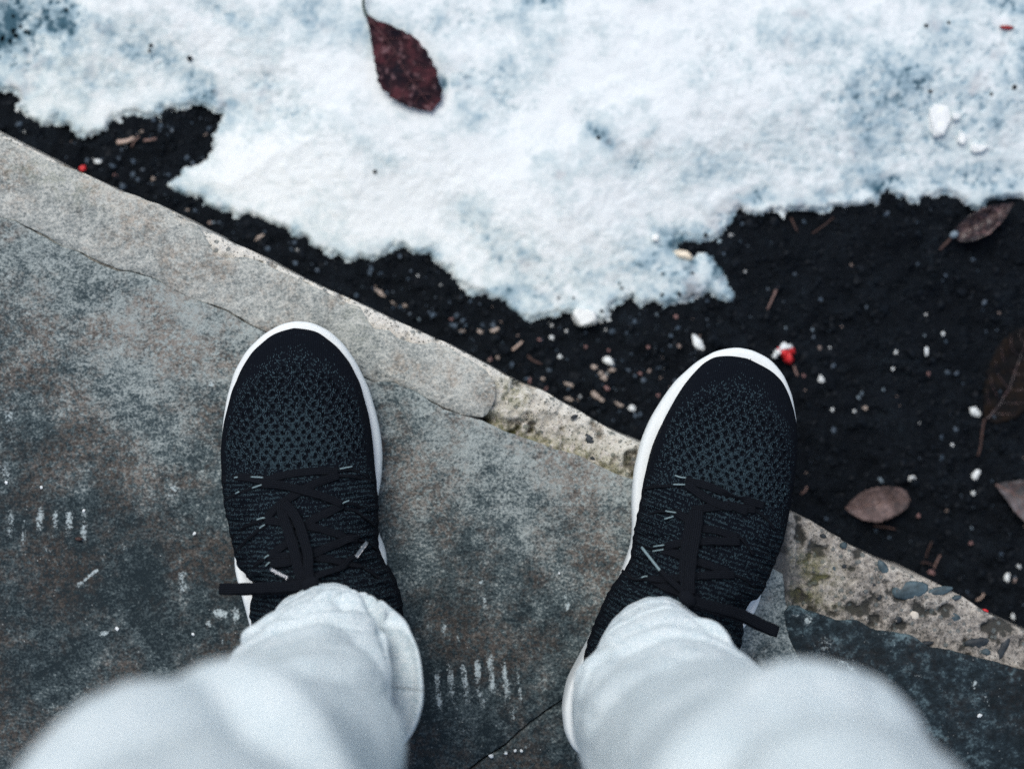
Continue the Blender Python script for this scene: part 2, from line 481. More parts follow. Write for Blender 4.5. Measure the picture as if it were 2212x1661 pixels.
SNOW = [(-2600, -500), (-1100, -20), (-500, 100), (-200, 165), (0, 198), (16, 200), (34, 211), (32, 237), (58, 253), (93, 275), (125, 266), (144, 278), (160, 291), (195, 298), (230, 288),
        (246, 269), (288, 253), (349, 253), (352, 235), (384, 237), (416, 229), (438, 230), (448, 243), (474, 250), (470, 275), (461, 288), (454, 307),
        (454, 339), (445, 349), (413, 363), (400, 362), (378, 378), (346, 397), (362, 410), (394, 429), (429, 429), (442, 454), (477, 461), (512, 474),
        (541, 470), (586, 490), (618, 499), (643, 518), (680, 535), (710, 552), (760, 565), (800, 565), (840, 545), (865, 535), (890, 548), (925, 545),
        (935, 575), (965, 590), (985, 620), (1010, 635), (1040, 640), (1060, 655), (1090, 660), (1120, 685), (1143, 698), (1168, 687), (1202, 681),
        (1232, 680), (1252, 695), (1283, 697), (1302, 704), (1328, 694), (1322, 676), (1331, 656), (1358, 653), (1386, 662), (1412, 655), (1428, 662),
        (1476, 656), (1507, 653), (1532, 639), (1552, 648), (1580, 653), (1588, 637), (1585, 620), (1571, 595), (1554, 575), (1543, 550), (1524, 541),
        (1498, 547), (1465, 536), (1462, 525), (1498, 522), (1552, 522), (1571, 508), (1588, 474), (1602, 459), (1629, 464), (1680, 461), (1696, 474),
        (1709, 461), (1760, 464), (1814, 454), (1834, 445), (1875, 445), (1904, 442), (1902, 416), (1917, 419), (1949, 429), (1968, 445), (1987, 451),
        (2013, 429), (2029, 424), (2054, 429), (2086, 448), (2112, 461), (2138, 445), (2160, 435), (2182, 429), (2212, 435), (2400, 420), (2700, 470),
        (3400, 600), (4600, 560), (4600, -3600), (-2600, -3600)]
SNW = at2(SNOW, ZG + .004)
sx = axis(-1.25, -.41, .41, 1.35, .00125, .03); sy = axis(.03, .03, .315, 1.5, .00125, .03)
X, Y = np.meshgrid(sx, sy); x, y = X.ravel(), Y.ravel()
P = np.stack([x, y], 1)
d = sdf(P, SNW)
dj = d + .0085 * (fbm(x, y, 120, 3, 21) - .5) + .004 * (fbm(x, y, 420, 2, 25) - .5)
k = HC / (HC - ZG) * PXM
U = x * k + 1106; V = -y * k + 830.5
def blob(u, v, ru, rv, rot=0):
    a = R(rot); du = U - u; dv_ = V - v
    p = du * math.cos(a) + dv_ * math.sin(a); q = -du * math.sin(a) + dv_ * math.cos(a)
    return np.exp(-(p / ru) ** 2 - (q / rv) ** 2)
n1 = fbm(x, y, 30, 5, 31); n2 = fbm(x, y, 110, 4, 37); n3 = fbm(x, y, 330, 3, 41)
# thin, slushy places (u, v, ru, rv, rot, amount)
thin = np.zeros_like(x)
for u, v, ru, rv, rot, am in [(20, 70, 95, 90, 0, 1.0), (130, 45, 70, 60, 20, .75), (-120, 80, 160, 160, 0, .8), (320, 110, 150, 45, 25, .38), (420, 180, 170, 40, 30, .45), (560, 185, 60, 30, 0, .4), (250, 180, 110, 40, 10, .3),
                              (1000, 180, 60, 40, 0, .42), (960, 190, 12, 18, 0, .9), (1080, 210, 90, 90, 0, .3), (480, 30, 90, 25, 20, .38),
                              (990, 60, 140, 60, 0, .28), (1560, 120, 130, 110, 0, .2), (1800, 220, 60, 60, 0, .35), (1990, 250, 330, 170, 0, .42), (2170, 180, 150, 190, 0, .40), (1700, 330, 260, 90, -10, .30), (1450, 590, 190, 90, 0, .42), (1150, 610, 140, 60, 20, .34), (700, 60, 140, 50, 10, .24),
                              (2170, 20, 60, 40, 0, .5), (1900, 400, 120, 22, -10, .55), (2100, 380, 160, 40, 0, .52), (1620, 430, 60, 25, -20, .6), (1560, 480, 60, 40, -30, .5),
                              (1420, 540, 130, 80, -20, .38), (1480, 600, 110, 45, 0, .40), (1300, 600, 120, 70, 0, .36), (1110, 560, 130, 60, 30, .36), (1370, 365, 30, 30, 0, .5), (1290, 300, 60, 20, 40, .3),
                              (640, 240, 60, 90, -35, .3), (470, 420, 60, 20, 10, .25), (1160, 15, 60, 22, 0, .5), (1700, 160, 60, 30, 20, .3), (1960, 130, 70, 30, 0, .25)]:
    thin = np.maximum(thin, am * blob(u, v, ru, rv, rot))
edge = 1 - smooth(.0, .02, d)
dirt = thin * (.35 + 1.15 * n2) + .26 * edge * n2 * 2 + .30 * smooth(.42, .72, n1) * (.4 + n2)
pit = smooth(.60, .78, n3) * np.clip(thin * 1.7, 0, 1)
hole = (thin > .28) & (n3 * .62 + n2 * .38 > 1.00 - .40 * thin)
# a few dark grains of dirt
h = .006 * smooth(0, .006, dj) + .016 * smooth(.0, .10, dj) * (.85 + .3 * n1) + .0010 * (n2 - .5) + .0004 * (n3 - .5) - .002 * pit - .004 * thin
zs = ZG + .0015 + np.maximum(h, .0005)
keep = (dj > 0) & ~hole
faces = grid_faces(len(sx), len(sy))
faces = faces[keep[faces].all(1)]
used = np.unique(faces); rm = np.full(len(x), -1); rm[used] = np.arange(len(used))
dirt_v = dirt + .32 * pit + .3 * np.clip(thin, 0, 1) * (n3 > .6)
o = mesh_obj('snow', np.stack([x, y, zs], 1)[used], rm[faces], M_SNOW, attrs={'dirt': dirt_v[used]})
tag(o, 'old melting snow with a ragged dirty edge on the dark soil', None, None, 'stuff')
_sz = zs.reshape(len(sy), len(sx))
def snow_z(px, py):
    return float(_sz[np.clip(np.searchsorted(sy, py), 0, len(sy) - 1), np.clip(np.searchsorted(sx, px), 0, len(sx) - 1)])

# ------------------------------------------------------------------ the stone step
step = empty('step', (0, 0, 0))
tag(step, 'weathered stone step of broken slate slabs on a concrete bed', None, None, 'structure')

def slab(name, poly, ztop, fine, mat, relief, depth, attrs_fn, box=(-.40, .40, -.33, .20), round_=.0015, skirt_far=None):
    lo = poly.min(0) - .002; hi = poly.max(0) + .002
    ax = axis(lo[0], max(lo[0], box[0]), min(hi[0], box[1]), hi[0], fine, .08) if lo[0] < box[1] and hi[0] > box[0] else np.arange(lo[0], hi[0] + .02, .02)
    ay = axis(lo[1], max(lo[1], box[2]), min(hi[1], box[3]), hi[1], fine, .08) if lo[1] < box[3] and hi[1] > box[2] else np.arange(lo[1], hi[1] + .02, .02)
    X, Y = np.meshgrid(ax, ay); P = np.stack([X.ravel(), Y.ravel()], 1)
    ins = inside(P, poly)
    f = grid_faces(len(ax), len(ay))
    f = f[ins[f].any(1)]
    used = np.unique(f)
    rm = np.full(len(P), -1); rm[used] = np.arange(len(used)); f = rm[f]
    P = P[used]; ins = ins[used]
    dist = np.zeros(len(P))
    dd, near = seg_near(P, poly)
    P[~ins] = near[~ins]; dist = np.where(ins, dd, 0)
    zz = ztop + relief(P[:, 0], P[:, 1], dist) - round_ * np.exp(-dist / .0025)
    # skirt
    e = np.concatenate([f[:, [0, 1]], f[:, [1, 2]], f[:, [2, 3]], f[:, [3, 0]]])
    key = np.sort(e, 1); kk = key[:, 0].astype(np.int64) * len(P) + key[:, 1]
    _, inv, cnt = np.unique(kk, return_inverse=True, return_counts=True)
    be = e[cnt[inv] == 1]
    bv = np.unique(be); bm = np.full(len(P), -1); bm[bv] = len(P) + np.arange(len(bv))
    at_ = attrs_fn(P[:, 0], P[:, 1], dist)
    V3 = np.concatenate([np.stack([P[:, 0], P[:, 1], zz], 1), np.stack([P[bv, 0], P[bv, 1], np.full(len(bv), depth)], 1)])
    F = np.concatenate([f, np.stack([be[:, 1], be[:, 0], bm[be[:, 0]], bm[be[:, 1]]], 1)])
    A = {k_: np.concatenate([v_, v_[bv]]) for k_, v_ in at_.items()}
    return mesh_obj(name, V3, F, mat, step, attrs=A)

def uvp(x, y):
    return x * PXM + 1106, -y * PXM + 830.5
def gb(u, v, cu, cv, ru, rv, rot=0):
    a = R(rot); du = u - cu; dv_ = v - cv
    p = du * math.cos(a) + dv_ * math.sin(a); q = -du * math.sin(a) + dv_ * math.cos(a)
    return np.exp(-(p / ru) ** 2 - (q / rv) ** 2)

CRACK = [(0, 471), (31, 478), (70, 497), (101, 514), (134, 536), (168, 545), (199, 561), (257, 586), (286, 591), (324, 600), (346, 612), (374, 629),
         (408, 645), (444, 656), (482, 668), (531, 699), (640, 750), (730, 790), (809, 826), (848, 826), (890, 845), (956, 882), (1005, 900), (1040, 908)]
A_FRONT = [(-700, 150), (-330, 320), (-140, 402)] + CRACK + [(1100, 935), (1190, 965), (1260, 990), (1330, 1020), (1370, 1035), (1480, 1095), (1600, 1190), (1690, 1240)]
A_REST = [(1697, 1290), (1716, 1360), (1722, 1405), (1748, 1450), (1640, 1478), (1400, 1492), (1292, 1496), (1214, 1512), (1150, 1556), (1085, 1612), (1036, 1643), (960, 1700), (700, 1880), (300, 2160), (-700, 2260)]
A_POLY = jag(at2(A_FRONT + A_REST, 0), .0016, .0035, 5, (.40,))
def a_relief(x, y, d):
    r = .0022 * (fbm(x, y, 14, 4, 51) - .5) + .0012 * (fbm(x, y, 90, 4, 53) - .5) + .0006 * (fbm(x, y, 420, 2, 55) - .5)
    u, v = uvp(x, y)
    # thin flakes gone beside the crack
    fl = (gb(u, v, 150, 575, 62, 30, 25) > .35) * 1.0
    r -= .0012 * smooth(.3, .5, gb(u, v, 60, 545, 90, 50, 30)) + .0008 * fl
    return r
def streaks(u, v, x0, x1, y0, y1, period, lean, seed):
    uu = u - lean * (v - y0)
    k = np.floor((uu - x0) / period)
    f = np.abs((uu - x0) / period - k - .5) * 2
    rnd = np.random.RandomState(seed).rand(40)
    ln = rnd[np.clip(k.astype(int), 0, 39)]
    m = (uu > x0) & (uu < x1)
    fade = smooth(y0 - 5, y0 + 25, v + 40 * (ln - .5)) * (1 - smooth(y1 - 40, y1 + 5, v + 50 * (ln - .5)))
    brk = fbm(u * .01 + seed, v * .01, 4.2, 3, 200 + seed)
    return m * fade * (1 - smooth(.15, 1.0, f)) * (.55 + .25 * ln + .75 * (brk - .4))
def a_attrs(x, y, d):
    u, v = uvp(x, y)
    sc_ = np.zeros_like(u)
    sc_ = np.maximum(sc_, 1.0 * streaks(u, v, 8, 205, 1085, 1180, 32, -.05, 2))
    sc_ = np.maximum(sc_, 0.8 * streaks(u, v, 30, 160, 1185, 1235, 30, -.05, 4))
    sc_ = np.maximum(sc_, 1.0 * streaks(u, v, 925, 1120, 1420, 1545, 29.5, .10, 7))
    sc_ = np.maximum(sc_, 0.85 * streaks(u, v, 880, 1010, 1330, 1400, 31, .05, 9))
    sc_ = np.maximum(sc_, 0.8 * streaks(u, v, 965, 1120, 1505, 1575, 30.5, .12, 14))
    sc_ = np.maximum(sc_, 0.7 * streaks(u, v, -10, 120, 1030, 1090, 31, -.05, 16))
    sc_ = np.maximum(sc_, 0.85 * streaks(u, v, 340, 520, 1415, 1460, 30, 0, 12))
    for cu, cv, ru, rv, rot, am in [(475, 1325, 22, 14, 20, .95), (510, 1330, 12, 20, 10, .85), (450, 1348, 8, 8, 0, .9), (225, 1368, 16, 7, -15, .9), (392, 1248, 14, 24, 15, .72),
                                    (400, 1270, 16, 18, 0, .6), (196, 1242, 26, 5, -38, .85), (172, 1262, 14, 6, -30, .8), (222, 1208, 6, 22, 0, .5), (375, 1055, 12, 9, 0, .85),
                                    (372, 1070, 18, 12, 0, .6), (1226, 1310, 7, 12, 10, .9), (1222, 1290, 9, 6, 0, .8), (1047, 1300, 6, 30, -5, .65), (1040, 1258, 8, 8, 0, .7),
                                    (110, 645, 40, 35, 0, .38), (90, 760, 30, 30, 0, .42), (455, 830, 14, 10, 0, .72), (462, 845, 10, 10, 0, .6), (270, 1180, 10, 12, 0, .55),
                                    (1150, 1610, 60, 10, -35, .45), (1010, 1575, 40, 30, 0, .4), (480, 1390, 6, 24, 0, .6), (20, 905, 20, 60, 0, .5), (12, 1020, 18, 40, 0, .55)]:
        sc_ = np.maximum(sc_, 1.25 * am * gb(u, v, cu, cv, ru, rv, rot))
    for cu, cv in [(145, 1182), (185, 1105), (420, 1152), (1330, 1250), (915, 1220), (300, 1110)]:
        sc_ = np.maximum(sc_, .95 * gb(u, v, cu, cv, 4, 4))
    # the front margin is worn pale and dry; back darkened by damp and painted-in shade of the person
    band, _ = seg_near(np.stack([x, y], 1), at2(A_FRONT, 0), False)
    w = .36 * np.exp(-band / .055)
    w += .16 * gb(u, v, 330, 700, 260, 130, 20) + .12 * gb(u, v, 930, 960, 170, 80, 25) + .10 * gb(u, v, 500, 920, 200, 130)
    shade_noise = fbm(x, y, 7, 4, 77)
    w -= .25 * smooth(0.06, .20, band + .06 * (shade_noise - .5))
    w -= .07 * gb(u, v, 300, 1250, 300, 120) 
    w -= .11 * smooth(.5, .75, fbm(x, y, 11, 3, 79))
    w += .06 * gb(u, v, 130, 1440, 260, 90) + .05 * gb(u, v, 250, 980, 260, 60, 5)
    # pale lips where flakes broke off
    line = np.exp(-(np.abs(gb(u, v, 150, 575, 62, 30, 25) - .38) / .05) ** 2)
    w += .22 * line * (v > 565) * (fbm(x, y, 120, 2, 91) > .4)
    return {'wear_shade': w, 'scuff': sc_, 'moss': np.zeros_like(u)}
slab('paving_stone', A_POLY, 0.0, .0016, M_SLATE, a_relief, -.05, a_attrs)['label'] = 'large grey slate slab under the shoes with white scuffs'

# pale strip along the front edge
off = [(u + 1.2, v - 2.4) if u < 600 else (u + .5, v - .9) for u, v in CRACK]
B = [(1049, 800), (1065, 820), (1071, 833), (1072, 850), (1070, 864), (1064, 880), (1054, 897), (1042, 904)] + off[::-1][1:] + [(-140, 399), (-330, 317), (-700, 145), (-760, -60), (-420, 92), (-150, 218)]
B += [(0, 296), (60, 322), (90, 340), (170, 373), (250, 410), (345, 445), (400, 477), (424, 487), (431, 498), (444, 520), (460, 545), (490, 556), (535, 556), (575, 572), (640, 600), (700, 629), (752, 656), (776, 662),
      (782, 672), (791, 692), (806, 709), (841, 712), (852, 725), (888, 741), (913, 744), (932, 738), (971, 752), (1017, 777)]
B_POLY = jag(at2(B, 0), .0012, .003, 15, (.40,))
def b_relief(x, y, d):
    r = .002 * (fbm(x, y, 18, 4, 61) - .5) + .0014 * (fbm(x, y, 110, 4, 63) - .5) + .0006 * (fbm(x, y, 420, 2, 65) - .5)
    front, _ = seg_near(np.stack([x, y], 1), FRW, False)
    return r - .004 * np.exp(-front / .006)
def b_attrs(x, y, d):
    u, v = uvp(x, y)
    front, _ = seg_near(np.stack([x, y], 1), FRW, False)
    w = .20 + .16 * np.exp(-front / .012) - .12 * smooth(.5, .8, fbm(x, y, 16, 4, 67)) - .10 * gb(u, v, 760, 770, 60, 60) - .10 * gb(u, v, 100, 420, 120, 40, 25) + .04 * gb(u, v, 960, 830, 70, 60)
    return {'wear_shade': w, 'scuff': .25 * np.exp(-front / .004), 'moss': .5 * gb(u, v, 110, 390, 120, 30, 25) + .35 * gb(u, v, 780, 700, 60, 60)}
slab('edge_stone', B_POLY, -.001, .0014, M_STRIP, b_relief, -.05, b_attrs)['label'] = 'pale grey slate strip along the front edge of the step'

# dark wet slab at the right
Cp = [(1692, 1322), (1705, 1311), (1728, 1312), (1741, 1321), (1807, 1341), (1854, 1342), (1885, 1359), (1924, 1365), (1976, 1373), (2010, 1398), (2044, 1404), (2107, 1419), (2159, 1432), (2211, 1448), (2400, 1520), (2800, 1680), (3300, 1930), (3300, 2300), (1900, 2300),
      (1860, 1720), (1800, 1560), (1768, 1490), (1736, 1445), (1726, 1425), (1715, 1399), (1702, 1375), (1694, 1345)]
C_POLY = jag(at2(Cp, 0), .0016, .0035, 25, (.40,))
def c_relief(x, y, d):
    return .002 * (fbm(x, y, 22, 4, 71) - .5) + .0014 * (fbm(x, y, 110, 4, 73) - .5) + .0012 * np.abs(fbm(x, y, 40, 3, 75) - .5)
def c_attrs(x, y, d):
    u, v = uvp(x, y)
    s_ = .25 * np.exp(-d / .003) + 0 * u
    for cu, cv, ru, rv, rot, am in [(1745, 1340, 14, 16, 40, .8), (1780, 1395, 30, 30, 30, .6), (1830, 1440, 70, 12, 32, .72), (1885, 1480, 40, 10, 40, .72), (1880, 1500, 22, 16, 0, .65),
                                    (2105, 1475, 10, 14, 30, .85), (2130, 1510, 8, 30, -20, .6), (1990, 1460, 24, 12, 0, .45), (2115, 1545, 5, 7, 0, .9), (1720, 1330, 16, 6, 10, .7), (2145, 1560, 5, 20, 0, .5)]:
        s_ = np.maximum(s_, am * gb(u, v, cu, cv, ru, rv, rot))
    ring = np.exp(-((np.hypot((u - 1903) / 1.0, (v - 1392) / .8) - 28) / 3.0) ** 2)
    w = .06 * (u < 2010) - .02 + .05 * ring + .12 * smooth(.5, .7, fbm(x, y, 60, 4, 81)) * gb(u, v, 1820, 1400, 160, 80, 20) - .10 * smooth(2000, 2200, u)
    s_ = np.maximum(s_, .55 * ring)
    return {'wear_shade': w, 'scuff': s_, 'moss': np.zeros_like(u)}
slab('paving_stone', C_POLY, .0005, .0015, M_DARK, c_relief, -.05, c_attrs)['label'] = 'nearly black wet slate slab at the right edge of the step'

# slab behind the slanting joint
off = [(1748, 1452), (1640, 1481), (1400, 1495), (1293, 1499), (1215, 1515), (1151, 1559), (1086, 1615), (1037, 1646), (961, 1703), (701, 1883), (301, 2163), (300, 2300), (1880, 2300), (1855, 1725), (1796, 1565), (1764, 1495)]
def e_attrs(x, y, d):
    u, v = uvp(x, y)
    return {'wear_shade': -.22 + .16 * np.exp(-d / .003), 'scuff': .55 * gb(u, v, 1135, 1615, 26, 9, -30) + .5 * gb(u, v, 1180, 1570, 30, 9, -35) + .95 * gb(u, v, 1062, 1632, 6, 6) + .9 * gb(u, v, 1092, 1627, 5, 4), 'moss': 0 * u}
slab('paving_stone', jag(at2(off, 0), .0012, .0035, 35, (.40,)), -.003, .0018, M_SLATE, a_relief, -.05, e_attrs)['label'] = 'darker slate slab behind the slanting joint'
# further slabs of the same step outside the picture
for k_, (a, b) in enumerate([((-712, 150), (-712, 2260)), ]):
    pl = at2([(-712, 142), (-712, 2260), (-2600, 2260), (-2600, -760), (-1500, -240)], 0)
    slab('paving_stone', jag(pl, .001, .03, 41 + k_), -.002, .02, M_SLATE, a_relief, -.05, lambda x, y, d: {'wear_shade': 0 * x - .05, 'scuff': 0 * x, 'moss': 0 * x})
slab('paving_stone', jag(at2([(-2600, 2275), (300, 2275), (1880, 2310), (3300, 2310), (5200, 3000), (5200, 5000), (-2600, 5000)], 0), .001, .03, 47), -.002, .02, M_SLATE, a_relief, -.05, lambda x, y, d: {'wear_shade': 0 * x - .05, 'scuff': 0 * x, 'moss': 0 * x})

# concrete bed that shows where the slate broke away
BACK = [(3300, 2250), (2500, 1700), (2100, 1500), (1900, 1440), (1775, 1500), (1750, 1560), (1600, 1560), (1600, 1260), (1350, 1100), (1050, 950), (980, 920), (800, 850), (500, 720), (250, 610), (0, 500), (-140, 430), (-700, 180), (-1500, -200)]
bed_front = [p for p in FRONT if -1700 < p[0] < 3200]
BED = jag(at2(bed_front + BACK, 0), .0012, .003, 45, (.40,))
def bed_relief(x, y, d):
    u, v = uvp(x, y)
    front, _ = seg_near(np.stack([x, y], 1), FRW, False)
    r = .006 * (fbm(x, y, 40, 4, 101) - .5) + .0045 * (fbm(x, y, 160, 4, 103) - .5) + .002 * (fbm(x, y, 450, 2, 105) - .5)
    r = r * (1 + 1.0 * (u < 1450) * smooth(1010, 1060, u))
    pits = smooth(.60, .74, fbm(x, y, 95, 4, 107)) * .0035 * (1 + 1.2 * (u < 1450))
    r = r - pits
    r += .0030 * smooth(1690, 1760, u) - .004 * np.exp(-front / .003)
    r += .0015 * (u < 900)
    r -= .016 * gb(u, v, 1044, 910, 12, 9, 30) + .006 * gb(u, v, 1075, 912, 50, 14, 25)
    gm = smooth(1735, 1705, u) * smooth(1590, 1640, u)
    return r * (1 - .7 * gm) + .006 * gm
def bed_attrs(x, y, d):
    u, v = uvp(x, y)
    front, _ = seg_near(np.stack([x, y], 1), FRW, False)
    w = -.9 * smooth(.60, .74, fbm(x, y, 95, 4, 107)) + .55 * np.exp(-front / .010) * (u < 1450) + .25 * np.exp(-front / .004) - .9 * gb(u, v, 1044, 910, 16, 11, 30) - .3 * gb(u, v, 1110, 930, 60, 14, 22) + .55 * (u < 1500) - .05  # hole by the strip tip gets its shade in the colour; pits coloured darker
    af, _ = seg_near(np.stack([x, y], 1), at2(A_FRONT, 0), False)
    m = np.exp(-af / .012) * (u > 1040) * (u < 1450) + .8 * gb(u, v, 1110, 850, 40, 25, 40) + .8 * gb(u, v, 1760, 1230, 60, 30, 20) + .6 * gb(u, v, 1750, 1290, 70, 20, 15)
    gm = smooth(1712, 1694, u) * smooth(1560, 1600, u) + .55 * gb(u, v, 1715, 1240, 24, 30)
    return {'wear_shade': w, 'moss': np.clip(m, 0, 1), 'grey': np.clip(gm, 0, 1)}
slab('concrete_bed', BED, -.0095, .0014, M_CONC, bed_relief, ZG - .02, bed_attrs)['label'] = 'rough beige concrete showing where the slate edge broke away'

# stones set in the concrete
rng = random.Random(4)
def lump(name, c, rx, ry, rz, rot, mat, parent=None, sub=3, rough=.22, flat=False, seed=0):
    bm = bmesh.new()
    bmesh.ops.create_icosphere(bm, subdivisions=sub, radius=1)
    rs = np.random.RandomState(seed)
    off_ = rs.rand(3) * 50
    dirs = rs.randn(9, 3); dirs /= np.linalg.norm(dirs, axis=1)[:, None]; cut = .62 + .3 * rs.rand(9)
    if name == 'ice_chunk':
        dirs[:, 2] *= .25; dirs /= np.linalg.norm(dirs, axis=1)[:, None]; dirs[0] = (0, 0, 1); cut = .52 + .25 * rs.rand(9)
    for v in bm.verts:
        p = np.array(v.co)
        if flat:
            for dd_, cc in zip(dirs, cut):
                t = p @ dd_
                if t > cc: p = p - dd_ * (t - cc)
        n_ = 1 + rough * (float(fbm(np.array([p[0] * 1.3 + off_[0] + p[2]]), np.array([p[1] * 1.3 + off_[1] - p[2]]), 1, 3, 9)[0]) - .5) * 2
        v.co = Vector((p[0] * rx * n_, p[1] * ry * n_, p[2] * rz * n_))
    me = bpy.data.meshes.new(name)
    bm.to_mesh(me); bm.free()
    me.materials.append(mat)
    if not flat: me.polygons.foreach_set('use_smooth', np.ones(len(me.polygons), bool))
    ob = bpy.data.objects.new(name, me); COL.objects.link(ob)
    ob.location = c; ob.rotation_euler = (0, 0, R(rot))
    if parent: ob.parent = parent
    return ob
for i, (u, v, a, b, rot, m, lab) in enumerate([(1968, 1274, 40, 21, -8, M_AGG, 'largest blue grey pebble in the concrete edge'), (2030, 1276, 30, 10, -12, M_AGG, None), (1907, 1225, 9, 17, -35, M_AGG, None), (1973, 1330, 13, 11, 0, M_AGGW, 'cream pebble in the concrete edge'),
                                               (1939, 1337, 9, 9, 0, M_AGGD, None), (2166, 1400, 9, 34, 25, M_AGGD, 'long dark stone near the right end of the concrete'), (2066, 1290, 11, 5, -15, M_AGG, None), (2062, 1333, 13, 9, 20, M_AGG, None),
                                               (2110, 1388, 26, 13, -10, M_AGGD, None), (1802, 1230, 6, 9, 0, M_AGG, None), (1823, 1222, 6, 6, 0, M_AGGD, None), (1900, 1288, 7, 10, 0, M_AGGD, None), (1887, 1262, 5, 6, 0, M_AGGD, None),
                                               (1778, 1158, 8, 5, 20, M_AGGD, None), (1822, 1178, 8, 7, 0, M_AGG, None), (1277, 955, 8, 20, -32, M_AGGD, 'thin dark stone in the mossy concrete'), (1318, 984, 9, 6, 0, M_AGG, None), (1280, 990, 8, 5, 20, M_AGGD, None), (1241, 900, 8, 4, -20, M_AGGD, None), (2130, 1408, 12, 8, 0, M_AGG, None), (2000, 1390, 16, 6, -10, M_AGGD, None)]):
    c = at(u, v, -.008)
    c.z = -.0105 + (.0025 if u > 1690 else 0)
    ob = lump('embedded_pebble', c, a / PXM, b / PXM, max(.002, min(a, b) / PXM * .55), -rot, m, step, 3, .25, False, i)
    if lab: ob['label'] = lab

# ------------------------------------------------------------------ loose matter on the soil
def soil_ok(x, y):
    P = np.stack([x, y], 1)
    m = (sdf(P, SNW) < -.002)
    d, nr = seg_near(P, FRW, False)
    # keep to the far side of the step's front edge
    up = np.interp(x, FRW[:, 0], FRW[:, 1])
    return m & (y > up + .004)
rs = np.random.RandomState(8)
ico = bmesh.new(); bmesh.ops.create_icosphere(ico, subdivisions=1, radius=1)
IV = np.array([v.co[:] for v in ico.verts]); IF = np.array([[v.index for v in f.verts] for f in ico.faces]); ico.free()
N = 42000
x = rs.uniform(-.44, .44, N); y = rs.uniform(-.30, .34, N)
ok = soil_ok(x, y); x, y = x[ok], y[ok]
N = len(x)
size = .0006 + .0018 * rs.rand(N) ** 3 + .0015 * (rs.rand(N) < .04) * rs.rand(N)
clod = (rs.rand(N) < .022)
size = np.where(clod, .0016 + .0028 * rs.rand(N) ** 2, size)
dens = fbm(x, y, 14, 3, 131)
kx = x * HC / (HC - ZG) * PXM + 1106
pale = rs.rand(N)
left = 1 - .9 * smooth(1400, 1720, kx)
mi = np.where(pale < .009 * left, 3, np.where(pale < (.012 + .030 * smooth(.5, .7, dens)) * left + .003, 2, np.where(pale < .15 * left + .012, 1, 0)))  # extra blue crumbs at left stand in for wet glints, painted as colour
mi = np.where(clod, 0, mi)
size[mi >= 2] = np.clip(size[mi >= 2] * 1.1, .0006, .0016)
z = ground_h(x, y) + size * .35
rot = rs.rand(N) * 6.28
sc3 = np.stack([size * (.7 + .6 * rs.rand(N)), size * (.7 + .6 * rs.rand(N)), size * (.6 + .5 * rs.rand(N))], 1)
V3 = IV[None] * (1 + .25 * rs.randn(N, len(IV), 1)) * sc3[:, None]
ca, sa = np.cos(rot)[:, None], np.sin(rot)[:, None]
V3 = np.stack([V3[..., 0] * ca - V3[..., 1] * sa + x[:, None], V3[..., 0] * sa + V3[..., 1] * ca + y[:, None], V3[..., 2] + z[:, None]], -1).reshape(-1, 3)
F = (IF[None] + (np.arange(N) * len(IV))[:, None, None]).reshape(-1, 3)
o = mesh_obj('soil_crumbs', V3, F, M_CRUMB, None, False, mat_idx=np.repeat(mi, len(IF)))
tag(o, 'loose dark soil crumbs and grit beside the step', None, None, 'stuff')

